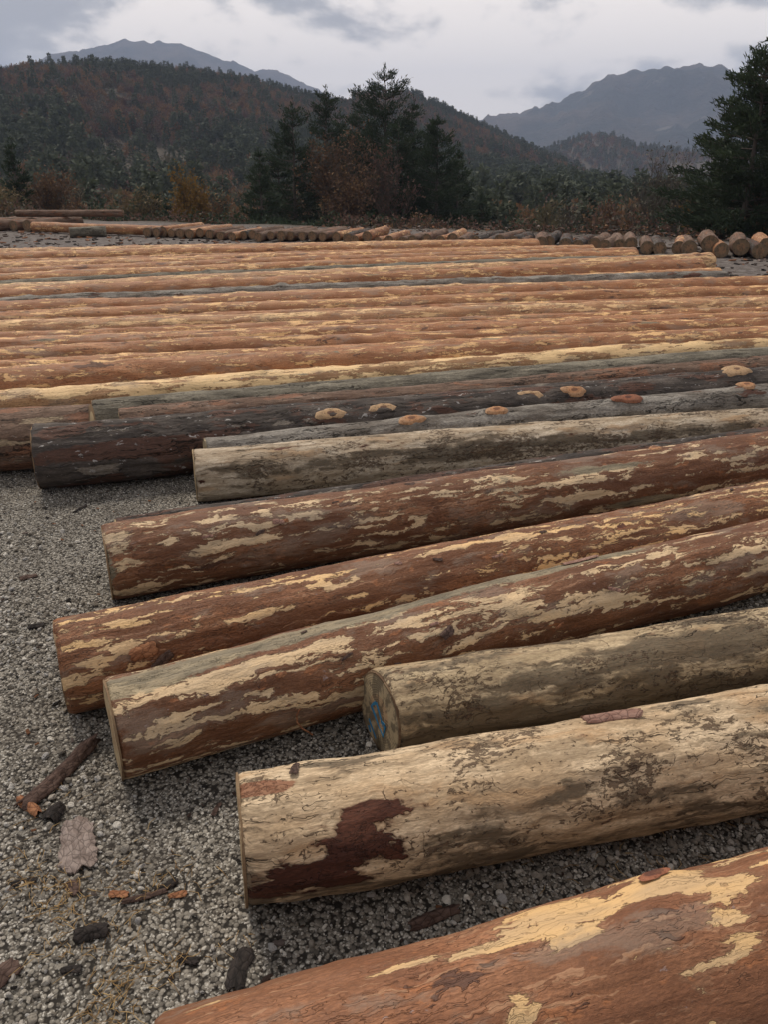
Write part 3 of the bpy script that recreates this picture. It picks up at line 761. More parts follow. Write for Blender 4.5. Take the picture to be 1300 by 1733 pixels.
farR_t = [(-5.9, -1.62), (1.92, 1.59), (5.7, 2.96), (7.56, 3.28), (10.13, 3.53), (12.93, 4.63), (13.93, 5.22), (16.34, 5.41), (18.32, 5.72), (19.99, 5.6), (21.37, 5.1), (23.11, 4.28), (29.35, 3.18), (34.58, 3.83), (60, 3.0)]


def sstep(t):
    t = np.clip(t, 0, 1); return t * t * (3 - 2 * t)


def crest_r(azd):
    return 430 + 50 * np.sin(azd * 0.11 + 1) + 25 * np.sin(azd * 0.37)


def terrain(x, y):
    x = np.asarray(x, float); y = np.asarray(y, float)
    r = np.hypot(x, y); az = np.degrees(np.arctan2(x, y))
    ye = 25.5 - 0.40 * x
    z = -4.2 * sstep((y - ye) / 13)
    ec = np.interp(az, near_t[:, 0], near_t[:, 1]); Rc = crest_r(az)
    t = (r - 75) / (Rc - 75)
    el0 = np.degrees(np.arctan2(np.where(y > 0, -5.8, -1.7), 75.0))
    ec = ec - np.where(az < -2, 0.35, 0.0); s_ = sstep(np.clip(t, 0, 1) ** 0.85)
    q = np.stack([x / 70, y / 70, 0 * x], -1)
    el = el0 + (ec - el0) * s_ + 0.55 * fbm(q, 4, 3) * np.sin(np.clip(t, 0, 1) * np.pi)
    zh = CAM_H + r * np.tan(np.radians(el))
    zc_ = CAM_H + Rc * np.tan(np.radians(ec))
    zh = np.where(r > Rc, np.maximum(zc_ - 0.4 * (r - Rc), -25), zh)
    es = np.interp(az, small_t[:, 0], small_t[:, 1])
    zs = (CAM_H + 780 * np.tan(np.radians(es)) + 25) * np.exp(-((r - 780) / 130) ** 2) - 25
    zh = np.where(r > 400, np.maximum(zh, zs), zh)
    k = sstep((r - 60) / 20)
    return z * (1 - k) + zh * k


m, g = mat('yard_ground')
co = g.node('ShaderNodeTexCoord').outputs['Object']
v1 = g.voronoi(co, 95, 'F1', out='Color'); d1 = g.voronoi(co, 95, 'F1')
v2 = g.voronoi(co, 210, 'F1', out='Color')
sv1 = g.sep(v1, 'ShaderNodeSeparateColor')[0]; sv2 = g.sep(v2, 'ShaderNodeSeparateColor')[1]
c = g.mix(sv1, (0.075, 0.066, 0.055), (0.30, 0.272, 0.23))
c = g.mix(g.math('MULTIPLY', g.step(sv2, 0.75, 0.95), 0.9), c, (0.55, 0.52, 0.46))
c = g.mix(g.step(d1, 0.45, 0.75), c, (0.03, 0.026, 0.022))
dirt = g.noise(co, 1.6, 4, 0.6)
c = g.mix(g.math('MULTIPLY', g.step(dirt, 0.50, 0.68), 0.6), c, (0.055, 0.046, 0.038))
sy_ = g.sep(co)
far = g.step(g.math('ADD', sy_[1], g.math('MULTIPLY', dirt, 1.5)), 7.0, 9.5)
mul = g.noise(g.vmath('MULTIPLY', co, (1.0, 1.0, 1.0)), 6, 6, 0.7)
mulch = g.mix(g.step(mul, 0.4, 0.65), (0.095, 0.078, 0.070), (0.21, 0.185, 0.17))
c = g.mix(far, c, mulch)
wood = g.step(g.math('ADD', sy_[1], g.math('MULTIPLY', sy_[0], 0.40)), 24.0, 26.0)
c = g.mix(wood, c, g.mix(g.noise(co, 0.04, 4, 0.6), (0.05, 0.042, 0.032), (0.10, 0.08, 0.06)))
h = g.math('SUBTRACT', g.math('MULTIPLY', sv1, 0.6), d1)
h = g.math('ADD', h, g.math('MULTIPLY', mul, g.math('MULTIPLY', far, 3.0)))
g.finish(c, 0.9, h, 0.006, 0.8, 0.2); M_ground = m

azs = np.concatenate([np.arange(-180, -40, 4.0), np.arange(-40, 40, 0.5), np.arange(40, 180, 4.0)])
rs = np.concatenate([[0.4, 1, 2, 4, 7, 11, 16, 21], np.arange(25, 60, 2.5), np.arange(60, 100, 5), np.arange(100, 1000, 12), [1100, 1400, 2000, 3000, 4300]])
A_, R_ = np.meshgrid(np.radians(azs), rs)
X, Y = R_ * np.sin(A_), R_ * np.cos(A_)
Z = terrain(X, Y)
Z = np.where(R_ > 1000, -25, Z)
V = np.stack([X, Y, Z], -1).reshape(-1, 3)
na = len(azs); i = np.arange(len(rs) - 1)[:, None]; j = np.arange(na)[None, :]
a = i * na + j; b = i * na + (j + 1) % na
F = np.stack([a, b, b + na, a + na], -1).reshape(-1, 4)[:, ::-1]
V = np.vstack([V, [[0, 0, 0]]])
cap = [(na * len(rs), (k + 2) % na, k + 1, k) for k in range(0, na - 1, 2)]
if na % 2: cap.append((na * len(rs), 0, na - 1, na - 1))
F = np.vstack([F, np.array([q[::-1] if False else q for q in cap if len(set(q)) == 4])])
gr = ob('ground', mesh_np('ground', V, F, M_ground)); tag(gr, 'grey crushed-stone yard running out to the wooded hills', kind='structure')


def mountain(table, Rm, wid, nm, label, seed, mt):
    t = np.array(table)
    az = np.arange(t[0, 0], t[-1, 0], 0.18); rr = np.linspace(-1, 1, 40)
    A2, T2 = np.meshgrid(np.radians(az), rr)
    el = np.interp(np.degrees(A2), t[:, 0], t[:, 1])
    zc = CAM_H + Rm * np.tan(np.radians(el))
    r = Rm + wid * T2
    prof = 1 - np.abs(T2) ** 1.15
    X, Y = r * np.sin(A2), r * np.cos(A2)
    q = np.stack([X / 260, Y / 420, 0 * X], -1)
    rid = 1 - np.abs(fbm(q, 5, seed))
    Z = -30 + (zc + 30) * prof + (rid - 0.7) * 85 * np.clip(np.abs(T2) * 3.5, 0, 1) * (1 - np.abs(T2))
    Z = Z + fbm(np.stack([X / 22, Y / 22, 0 * X], -1), 3, seed + 3) * 6.0
    n = len(az); i = np.arange(len(rr) - 1)[:, None]; j = np.arange(n - 1)[None, :]
    a = i * n + j
    F = np.stack([a, a + n, a + n + 1, a + 1], -1).reshape(-1, 4)[:, ::-1]
    o = ob(nm, mesh_np(nm, np.stack([X, Y, Z], -1).reshape(-1, 3), F, mt)); tag(o, label, kind='structure')
    return o


m, g = mat('mountain_woodland')
co = g.node('ShaderNodeTexCoord').outputs['Object']
a1 = g.noise(co, 0.006, 6, 0.62); a2 = g.noise(co, 0.05, 4, 0.65)
c = g.mix(g.step(a1, 0.40, 0.60), (0.022, 0.028, 0.028), (0.07, 0.058, 0.05))
c = g.mix(g.math('MULTIPLY', g.step(a2, 0.5, 0.7), 0.6), c, (0.028, 0.032, 0.03))
c = g.mix(g.math('MULTIPLY', g.step(g.noise(co, 0.010, 5, 0.7), 0.62, 0.70), 0.6), c, (0.17, 0.15, 0.135))
g.finish(c, 1.0, g.math('ADD', a2, a1), 12.0, 0.8, 0.1); M_mtn = m
mountain(farL_t, 2700, 1000, 'mountain', 'long blue flat-topped mountain behind the wooded hill', 5, M_mtn)
mountain(farR_t, 2100, 800, 'mountain', 'blue ridge mountain on the right with bare slopes', 9, M_mtn)


# ------------------------------------------------------------------ trees
def leaf_mat(name, a, b, c3=None, sc=0.9):
    m, g = mat(name)
    co = g.node('ShaderNodeTexCoord').outputs['Object']
    rnd = g.node('ShaderNodeObjectInfo').outputs['Random']
    geo = g.node('ShaderNodeNewGeometry')
    isl = geo.outputs['Random Per Island']
    n = g.noise(g.vmath('ADD', co, g.comb(g.math('MULTIPLY', rnd, 50.0), 0.0, 0.0)), sc, 3, 0.6)
    c = g.mix(g.math('ADD', g.math('MULTIPLY', n, 0.7), g.math('MULTIPLY', isl, 0.3)), a, b)
    if c3: c = g.mix(g.step(isl, 0.82, 0.86), c, c3)
    c = g.mix(g.math('MULTIPLY', rnd, 0.35), c, tuple(0.55 * x for x in a))
    bs = g.node('ShaderNodeBsdfPrincipled'); g.put(bs.inputs['Base Color'], c); bs.inputs['Roughness'].default_value = 0.75
    bs.inputs['Specular IOR Level'].default_value = 0.2
    tr = g.node('ShaderNodeBsdfTranslucent'); g.put(tr.inputs[0], c)
    mx = g.node('ShaderNodeMixShader'); mx.inputs[0].default_value = 0.22
    o = g.node('ShaderNodeOutputMaterial')
    g.nt.links.new(bs.outputs[0], mx.inputs[1]); g.nt.links.new(tr.outputs[0], mx.inputs[2]); g.nt.links.new(mx.outputs[0], o.inputs[0])
    return m


m, g = mat('tree_bark')
co = g.node('ShaderNodeTexCoord').outputs['Object']
n = g.noise(g.vmath('MULTIPLY', co, (9, 9, 2)), 1.0, 4, 0.6)
g.finish(g.mix(n, (0.045, 0.035, 0.028), (0.14, 0.115, 0.095)), 0.9, n, 0.03); M_bark = m
M_pine = leaf_mat('pine_needles', (0.026, 0.040, 0.026), (0.062, 0.085, 0.045))
M_pine2 = leaf_mat('near_pine_needles', (0.034, 0.052, 0.028), (0.095, 0.125, 0.055))
M_rustl = leaf_mat('rust_leaves', (0.105, 0.060, 0.040), (0.20, 0.120, 0.072), (0.26, 0.16, 0.08))
M_gold = leaf_mat('golden_leaves', (0.18, 0.10, 0.03), (0.32, 0.19, 0.055), (0.14, 0.11, 0.04))
M_tan = leaf_mat('tan_leaves', (0.13, 0.095, 0.05), (0.24, 0.18, 0.10), (0.10, 0.10, 0.05))
M_pink = leaf_mat('dull_red_leaves', (0.12, 0.065, 0.05), (0.19, 0.115, 0.09))
M_greyl = leaf_mat('grey_twigs', (0.07, 0.06, 0.048), (0.15, 0.13, 0.10), (0.26, 0.24, 0.18))


def tube(V, F, p0, p1, r0, r1, k=5):
    d = (p1 - p0); L = np.linalg.norm(d)
    if L < 1e-5: return
    d = d / L
    u = np.cross(d, [0, 0, 1.0] if abs(d[2]) < 0.9 else [1.0, 0, 0]); u /= np.linalg.norm(u); w = np.cross(d, u)
    b = len(V)
    for p, r in ((p0, r0), (p1, r1)):
        for j in range(k):
            a = 2 * math.pi * j / k
            V.append(p + (u * math.cos(a) + w * math.sin(a)) * r)
    for j in range(k):
        F.append((b + j, b + (j + 1) % k, b + k + (j + 1) % k, b + k + j))


def leaf_soup(pts, dirs, size, asp, rg, droop=0.0):
    """one slim two-triangle leaf or needle spray per point"""
    n = len(pts)
    d = dirs + rg.normal(0, 0.45, (n, 3)); d[:, 2] -= droop
    d /= np.linalg.norm(d, axis=1)[:, None]
    w = np.cross(d, rg.normal(0, 1, (n, 3))); w /= (np.linalg.norm(w, axis=1)[:, None] + 1e-9)
    s = size * rg.uniform(0.6, 1.5, (n, 1))
    a = pts - w * s * asp * 0.5; b = pts + d * s * 0.5 - w * s * asp * 0.1 ; c = pts + d * s; e = pts + d * s * 0.45 + w * s * asp
    V = np.stack([a, b, c, e], 1).reshape(-1, 3)
    F = np.arange(n * 4).reshape(-1, 4)
    return V, F


def conifer(x, y, h, w, seed, label, fol=M_pine, base=0.05, size=0.17, dens=1.0, name='pine_tree', loose=0.0, group='conifers beyond the yard', power=0.9):
    rg = np.random.default_rng(seed)
    z0 = float(terrain(np.array([x]), np.array([y]))[0])
    root = empty(name, (x, y, z0)); tag(root, label, 'tree', group)
    V, F = [], []
    seg = 9; lean = rg.normal(0, 0.02, 2)
    P = [np.array([lean[0] * h * (k / seg) ** 1.5 + rg.normal(0, 0.01) * h * 0.3, lean[1] * h * (k / seg) ** 1.5, h * k / seg - (0.3 if k == 0 else 0)]) for k in range(seg + 1)]
    for k in range(seg):
        tube(V, F, P[k], P[k + 1], 0.018 * h * (1 - k / seg) + 0.012, 0.018 * h * (1 - (k + 1) / seg) + 0.01, 7)
    pts, drs = [], []
    z = base * h
    while z < h * 0.985:
        t = z / h
        nb = rg.integers(4, 7)
        Lm = w * (1 - t) ** power + 0.10 * w * 0.5
        if t < 0.15: Lm *= 0.8 + 1.3 * t
        for _ in range(nb):
            a = rg.uniform(0, 2 * math.pi); L = Lm * rg.uniform(0.55, 1.15 + loose)
            up = rg.uniform(-0.05, 0.35) + 0.7 * t * t
            p0 = np.array([np.interp(z, [q[2] for q in P], [q[0] for q in P]), np.interp(z, [q[2] for q in P], [q[1] for q in P]), z])
            dh = np.array([math.cos(a), math.sin(a), up * 0.45]); p1 = p0 + dh * L * 0.6
            p2 = p1 + np.array([math.cos(a), math.sin(a), up * 1.3]) * L * 0.42
            tube(V, F, p0, p1, 0.012 * h * 0.3 + 0.01, 0.015, 3); tube(V, F, p1, p2, 0.015, 0.004, 3)
            nn = int(max(14, 105 * dens * L))
            tt = rg.uniform(0.22, 1.0, nn) ** 0.8
            q = np.where(tt[:, None] < 0.6, p0 + (p1 - p0) * (tt[:, None] / 0.6), p1 + (p2 - p1) * ((tt[:, None] - 0.6) / 0.4))
            q = q + rg.normal(0, 1, (nn, 3)) * np.array([1, 1, 0.4]) * (0.05 + 0.13 * L * (1.1 - tt[:, None]) + 0.05 * w * 0.3)
            pts.append(q); drs.append(np.tile((p2 - p0) / (np.linalg.norm(p2 - p0) + 1e-6) + np.array([0, 0, 0.35]), (nn, 1)))
        z += h * 0.033 * rg.uniform(0.7, 1.3) + 0.06
    # leader shoot
    pts.append(P[-1] + rg.normal(0, 1, (30, 3)) * [0.05, 0.05, 0.15]); drs.append(np.tile([0, 0, 1.0], (30, 1)))
    ob('trunk', mesh_np('trunk', np.array(V), np.array(F), M_bark), root)
    v, f = leaf_soup(np.vstack(pts), np.vstack(drs), size, 0.22, rg)
    ob('crown', mesh_np('crown', v, f, fol, False), root)
    return root


def broadleaf(x, y, h, w, seed, label, fol, leaves=2600, size=0.13, bare=0.0, name='broadleaf_tree', group='autumn broadleaf trees beyond the yard', low=0.22):
    rg = np.random.default_rng(seed)
    z0 = float(terrain(np.array([x]), np.array([y]))[0])
    root = empty(name, (x, y, z0)); tag(root, label, 'tree', group)
    V, F, tips = [], [], []

    def grow(p, d, L, r, lev):
        segs = 3
        for k in range(segs):
            d = d + rg.normal(0, 0.13, 3) + np.array([0, 0, 0.06]); d /= np.linalg.norm(d)
            p1 = p + d * L / segs
            tube(V, F, p, p1, r * (1 - 0.25 * k), r * (1 - 0.25 * (k + 1)), 5 if lev < 2 else 3)
            p = p1
            if lev >= 2: tips.append((p.copy(), d.copy()))
            if lev < 4 and (k > 0 or lev > 0):
                for _ in range(2 if lev < 3 else 1):
                    a = rg.uniform(0, 2 * math.pi)
                    side = np.array([math.cos(a), math.sin(a), rg.uniform(0.1, 0.9)])
                    nd = d * 0.6 + side * 0.75 * min(1.2, w / h * 2.2); nd /= np.linalg.norm(nd)
                    grow(p, nd, L * rg.uniform(0.5, 0.72), r * 0.45, lev + 1)
        if lev < 4:
            grow(p, d, L * 0.6, r * 0.45, lev + 1)
    grow(np.array([0, 0, -0.2]), np.array([0, 0, 1.0]), h * 0.45, 0.02 * h + 0.03, 0)
    V = np.array(V)
    zmax = V[:, 2].max(); rmax = np.percentile(np.hypot(V[:, 0], V[:, 1]), 97)
    sc = np.array([w * 0.5 / rmax, w * 0.5 / rmax, h / zmax])
    V = V * sc
    T = np.array([t[0] for t in tips]) * sc; Dv = np.array([t[1] for t in tips])
    ob('trunk', mesh_np('trunk', V, np.array(F), M_bark), root)
    keep = T[:, 2] > low * h
    T, Dv = T[keep], Dv[keep]
    idx = rg.integers(0, len(T), int(leaves * (1 - bare)))
    q = T[idx] + rg.normal(0, 1, (len(idx), 3)) * 0.045 * w
    v, f = leaf_soup(q, Dv[idx], size, 0.45, rg, 0.3)
    ob('crown', mesh_np('crown', v, f, fol, False), root)
    return root


def at(px, D):
    a = math.atan((px - 650) / 1350.0 * math.cos(R(23)) * 1.0)
    # azimuth of a pixel near the horizon row
    ca = (px - 650) / 1350.0 / (math.cos(R(23.3)) + 0.43 * math.sin(R(23.3)))
    a = math.atan(ca)
    return D * math.sin(a), D * math.cos(a)


def top_h(py, D, px=650):
    """height of a tree at distance D whose tip shows at row py"""
    bb = -(py - 866.5) / 1350.0; P = math.atan(581.5 / 1350)
    el = math.atan2(-math.sin(P) + bb * math.cos(P), math.hypot((px - 650) / 1350.0, math.cos(P) + bb * math.sin(P)))
    return CAM_H + D * math.tan(el)


def tr(fn, px, py, D, w, seed, label, **kw):
    x, y = at(px, D)
    z0 = float(terrain(np.array([x]), np.array([y]))[0])
    return fn(x, y, top_h(py, D, px) - z0, w, seed, label, **kw)


tr(conifer, 22, 243, 42, 1.1, 1, 'small dark conifer at the left edge above the far row')
tr(broadleaf, 5, 318, 40, 2.6, 2, 'olive tan bush at the far left edge', fol=M_tan, leaves=2600)
tr(broadleaf, 60, 278, 44, 3.6, 3, 'dull red-brown tree right of the small dark left conifer', fol=M_rustl, leaves=3200)
tr(broadleaf, 98, 305, 46, 2.8, 4, 'dark brown rounded tree behind the left trees', fol=M_greyl, leaves=3000)
tr(broadleaf, 128, 338, 41, 1.5, 5, 'low orange-brown sapling left of the feathery tan tree', fol=M_rustl, leaves=1200)
tr(broadleaf, 208, 312, 42, 2.8, 6, 'feathery tan tree left of the golden one', fol=M_tan, leaves=2200)
tr(conifer, 258, 335, 43, 0.6, 7, 'tiny conifer left of the golden tree')
tr(conifer, 280, 348, 41, 0.55, 8, 'tiny conifer just beside the golden tree', )
tr(broadleaf, 322, 274, 41, 2.1, 9, 'golden yellow narrow tree standing alone on the left', fol=M_gold, leaves=3600)
tr(broadleaf, 356, 312, 44, 2.4, 10, 'reddish tree just behind the golden one', fol=M_rustl, leaves=2600)
tr(conifer, 438, 258, 42, 1.9, 11, 'dark pointed conifer between the golden tree and the tall cluster', dens=1.3)
tr(conifer, 497, 182, 46, 3.0, 12, 'conifer at the left of the tall central cluster', loose=0.3)
tr(conifer, 545, 160, 48, 3.4, 13, 'tall ragged conifer left of the highest one', loose=0.4)
tr(broadleaf, 580, 205, 44, 3.6, 14, 'tall russet tree in front of the central conifers', fol=M_rustl, leaves=4200, bare=0.2)
tr(broadleaf, 600, 270, 42, 2.8, 15, 'lower rusty brown tree left of the bare central one', fol=M_rustl, leaves=3400)
tr(conifer, 656, 120, 49, 4.3, 16, 'tallest conifer, in the centre of the tree line', loose=0.25, dens=1.2, power=0.8)
tr(broadleaf, 652, 235, 43, 2.8, 17, 'nearly bare tree with thin brown leaves before the tallest conifer', fol=M_pink, leaves=1700, bare=0.3)
tr(conifer, 700, 178, 50, 3.0, 18, 'conifer close behind the tallest one on its right', loose=0.2)
tr(conifer, 742, 203, 45, 2.9, 19, 'broad dark conifer right of the tallest one', dens=1.3, power=0.85)
tr(conifer, 778, 262, 47, 2.6, 20, 'shorter conifer at the right of the central cluster')
tr(conifer, 615, 178, 52, 3.0, 41, 'conifer half hidden behind the left side of the tallest one', loose=0.2)
tr(conifer, 470, 235, 50, 2.2, 42, 'shorter conifer filling the left flank of the tall cluster')
tr(conifer, 575, 196, 54, 2.8, 43, 'dark conifer behind the tall russet tree')
tr(conifer, 668, 205, 45, 3.0, 44, 'stout conifer just in front of the tallest one', dens=1.2)
tr(broadleaf, 712, 352, 40, 1.4, 21, 'low rusty sapling at the foot of the central cluster', fol=M_rustl, leaves=1100)
tr(conifer, 822, 335, 46, 1.1, 22, 'small conifer right of the central cluster')
tr(broadleaf, 905, 355, 40, 1.6, 23, 'small tan bush behind the middle of the far row', fol=M_tan, leaves=700, bare=0.2)
tr(broadleaf, 978, 330, 36, 2.0, 24, 'thin yellowing sapling behind the far row right of centre', fol=M_greyl, leaves=900, bare=0.3)
tr(broadleaf, 1052, 335, 35, 1.8, 25, 'rust-leaved small tree behind the right part of the far row', fol=M_rustl, leaves=1500)
tr(broadleaf, 1098, 240, 34, 3.0, 26, 'tall thin bare-branched tree left of the right pines', fol=M_greyl, leaves=1500, bare=0.4, size=0.10)
tr(broadleaf, 1165, 280, 33, 2.6, 27, 'twiggy bare tree next to the right pines', fol=M_greyl, leaves=1300, bare=0.35, size=0.10)
tr(broadleaf, 1212, 318, 28, 2.0, 28, 'orange-leaved low tree at the foot of the right pines', fol=M_gold, leaves=1500, size=0.11)
tr(conifer, 1272, 84, 25, 1.15, 29, 'big dark pine at the right edge with upturned shoots', fol=M_pine, size=0.14, dens=1.5, loose=0.5, power=0.6, group='pines at the right edge')
tr(conifer, 1312, 78, 26, 2.0, 30, 'big dark pine cut by the right edge of the view', fol=M_pine, size=0.14, dens=1.5, loose=0.5, power=0.55, group='pines at the right edge')
tr(conifer, 1222, 172, 27, 0.7, 31, 'slender young pine left of the big right pine', fol=M_pine2, size=0.13, dens=1.0, loose=0.4, power=0.5, group='pines at the right edge')
tr(broadleaf, 1290, 300, 27, 2.8, 32, 'reddish bush under the big right pine', fol=M_rustl, leaves=2000)
tr(conifer, 880, 372, 52, 1.2, 33, 'low conifer in the dip right of the central cluster')
tr(broadleaf, 150, 352, 43, 2.4, 34, 'low pinkish brown bush left of the feathery tan tree', fol=M_pink, leaves=1800)
tr(broadleaf, 405, 350, 45, 2.4, 35, 'low brown bush left of the pointed conifer', fol=M_pink, leaves=1600)


rgu = np.random.default_rng(99)
nu = 26000
xx = rgu.uniform(-20, 16, nu); base_y = 25.8 - 0.40 * xx + rgu.uniform(0, 7, nu)
hz = fbm(np.stack([xx / 1.7, base_y / 3, 0 * xx], -1), 3, 5)
top = np.clip(0.35 + 0.4 * hz, 0.1, 1.0)
zz = terrain(xx, base_y) + top * rgu.random(nu) ** 0.7
v, f = leaf_soup(np.stack([xx, base_y, zz], -1), rgu.normal(0, 0.5, (nu, 3)), 0.12, 0.4, rgu)
fm = (fbm(np.stack([xx / 2.5, base_y / 2.5, 0 * xx + 4], -1), 2, 15) * 1.5 + rgu.normal(0, 0.4, nu)); fm = np.clip(np.digitize(fm, [-0.4, 0.3, 0.9]), 0, 3)
o = ob('undergrowth', mesh_np('undergrowth', v, f, [M_pine, M_pink, M_greyl, M_rustl], False, fm)); tag(o, 'low tangled undergrowth of brush and weeds along the edge of the yard', kind='stuff')


# ---- wood on the hillside: instances of a few small trees
def protoc(seed, h=1.0, w=0.2, n=260):
    rg = np.random.default_rng(seed)
    z = rg.uniform(0.08, 1.0, n) ** 0.9; a = rg.uniform(0, 2 * np.pi, n)
    rr = w * (1 - z) ** 0.8 * (0.5 + 0.5 * rg.random(n)) * (1 + 0.25 * np.sin(z * 40 + seed)) + 0.008
    p = np.stack([rr * np.cos(a), rr * np.sin(a), z * h], -1)
    d = np.stack([np.cos(a), np.sin(a), 0.25 + 0 * a], -1)
    return leaf_soup(p, d, 0.10, 0.45, rg)


def protob(seed, w=0.33, n=300):
    rg = np.random.default_rng(seed)
    u = rg.normal(0, 1, (n, 3)); u /= np.linalg.norm(u, axis=1)[:, None]
    u[:, 2] = np.abs(u[:, 2]) * 1.0
    lob = 1 + 0.3 * np.sin(u[:, 0] * 5 + seed) * np.cos(u[:, 1] * 4 + seed)
    p = u * lob[:, None] * np.array([w, w, 0.62]) * (rg.random((n, 1)) ** 0.35) + [0, 0, 0.33]
    return leaf_soup(p, u, 0.11, 0.55, rg)


M_wood = leaf_mat('distant_conifer', (0.055, 0.070, 0.048), (0.115, 0.130, 0.080))
M_wrust = leaf_mat('hill_rust_leaves', (0.16, 0.090, 0.050), (0.30, 0.175, 0.090))
M_olive = leaf_mat('olive_leaves', (0.10, 0.085, 0.045), (0.17, 0.14, 0.08))
pc = bpy.data.collections.new('wood_tree_kinds')
specs = [('c', 1, M_wood), ('c', 2, M_wood), ('c', 3, M_wood), ('b', 4, M_wrust), ('b', 5, M_pink), ('b', 6, M_olive), ('b', 7, M_greyl)]
for k, (t, sd, mt) in enumerate(specs):
    v, f = protoc(sd) if t == 'c' else protob(sd)
    o = bpy.data.objects.new('wood_tree_%d' % k, mesh_np('wood_tree', v, f, mt, False)); pc.objects.link(o)


def instancer(name, P, idx, scale, rot, coll, label):
    me = bpy.data.meshes.new(name); me.vertices.add(len(P)); me.vertices.foreach_set('co', np.asarray(P, np.float32).ravel())
    a = me.attributes.new('kind_index', 'INT', 'POINT'); a.data.foreach_set('value', np.asarray(idx, np.int32))
    a = me.attributes.new('size', 'FLOAT_VECTOR', 'POINT'); a.data.foreach_set('vector', np.asarray(scale, np.float32).ravel())
    a = me.attributes.new('turn', 'FLOAT_VECTOR', 'POINT'); a.data.foreach_set('vector', np.asarray(rot, np.float32).ravel())
    o = ob(name, me); tag(o, label, kind='stuff')
    ng = bpy.data.node_groups.new(name, 'GeometryNodeTree')
    ng.interface.new_socket('Geometry', in_out='INPUT', socket_type='NodeSocketGeometry')
    ng.interface.new_socket('Geometry', in_out='OUTPUT', socket_type='NodeSocketGeometry')
    N = ng.nodes.new; Lk = ng.links.new
    gi_, go = N('NodeGroupInput'), N('NodeGroupOutput')
    ip = N('GeometryNodeInstanceOnPoints'); ci = N('GeometryNodeCollectionInfo')
    ci.inputs['Collection'].default_value = coll; ci.inputs['Separate Children'].default_value = True; ci.inputs['Reset Children'].default_value = True
    Lk(gi_.outputs[0], ip.inputs['Points']); Lk(ci.outputs[0], ip.inputs['Instance']); ip.inputs['Pick Instance'].default_value = True
    for nm, typ, sk in (('kind_index', 'INT', 'Instance Index'), ('size', 'FLOAT_VECTOR', 'Scale'), ('turn', 'FLOAT_VECTOR', 'Rotation')):
        na_ = N('GeometryNodeInputNamedAttribute'); na_.data_type = typ; na_.inputs['Name'].default_value = nm
        Lk([s_ for s_ in na_.outputs if s_.name == 'Attribute' and s_.enabled][0], ip.inputs[sk])
    Lk(ip.outputs[0], go.inputs[0])
    md = o.modifiers.new('scatter', 'NODES'); md.node_group = ng
    return o


rg = np.random.default_rng(3)
N = 42000
az = rg.uniform(-36, 36, N); r = np.sqrt(rg.uniform(58 ** 2, 500 ** 2, N))
m2 = rg.random(N) < 0.12; r = np.where(m2, rg.uniform(650, 840, N), r); az = np.where(m2, rg.uniform(5, 36, N), az)
x = r * np.sin(np.radians(az)); y = r * np.cos(np.radians(az))
ok = m2 | (r < crest_r(az) + 12)
q = np.stack([x / 60, y / 60, 0 * x], -1)
dn = fbm(q, 3, 21); kn = fbm(np.stack([x / 45, y / 45, 0 * x + 5], -1), 3, 33)
ok &= ~((dn > 0.75) & (rg.random(N) < 0.85))
# bare slope patches
for (pa, pr, sa, sr) in ((7.5, 150, 1.2, 25), (-16.5, 300, 1.2, 14)):
    ok &= ~((((az - pa) / sa) ** 2 + ((r - pr) / sr) ** 2) < 1)
x, y, r, az, kn, dn = (t_[ok] for t_ in (x, y, r, az, kn, dn))
z = terrain(x, y) - 0.3
n = len(x)
u = rg.random(n)
conp = np.clip(0.50 - kn * 0.9 + (az > 3) * 0.12, 0.06, 0.95)
warm = fbm(np.stack([x / 90, y / 90, 0 * x + 9], -1), 2, 41)
idx = np.where(u < conp, rg.integers(0, 3, n), np.where(rg.random(n) < np.clip(0.5 + warm, 0.1, 0.9), rg.choice([3, 5, 3, 4], n), rg.choice([4, 6, 6, 3], n)))
hh = np.where(idx < 3, rg.uniform(3.5, 8.5, n), rg.uniform(3, 5.5, n)) * np.where(r < 110, 0.65, 1.0) * np.interp(r, [200, 420, 600], [1.0, 0.62, 0.9])
scl = np.stack([hh, hh, hh], -1) * rg.uniform(0.85, 1.15, (n, 3))
rot = np.stack([rg.normal(0, 0.03, n), rg.normal(0, 0.03, n), rg.uniform(0, 6.28, n)], -1)
instancer('forest', np.stack([x, y, z], -1), idx, scl, rot, pc, 'mixed autumn wood covering the hill behind the yard')
print('forest trees', n)

# ------------------------------------------------------------------ gravel, litter
m, g = mat('pebble_stone')
rnd = g.node('ShaderNodeObjectInfo').outputs['Random']
co = g.node('ShaderNodeTexCoord').outputs['Object']
cr = g.node('ShaderNodeValToRGB'); g.put(cr.inputs[0], rnd)
els = cr.color_ramp.elements
els[0].position = 0.0; els[0].color = (0.115, 0.10, 0.082, 1)
els[1].position = 1.0; els[1].color = (0.85, 0.80, 0.71, 1)
for p_, c_ in ((0.25, (0.235, 0.208, 0.172, 1)), (0.5, (0.36, 0.325, 0.275, 1)), (0.68, (0.50, 0.455, 0.39, 1)), (0.78, (0.40, 0.39, 0.38, 1)), (0.88, (0.66, 0.62, 0.55, 1))):
    e = els.new(p_); e.color = c_
nn = g.noise(co, 2.5, 3, 0.6)
g.finish(g.mix(g.math('MULTIPLY', nn, 0.5), cr.outputs[0], (0.16, 0.14, 0.115)), 0.92, nn, 0.1, 0.4, 0.15); M_peb = m
pcoll = bpy.data.collections.new('pebble_kinds')
import bmesh
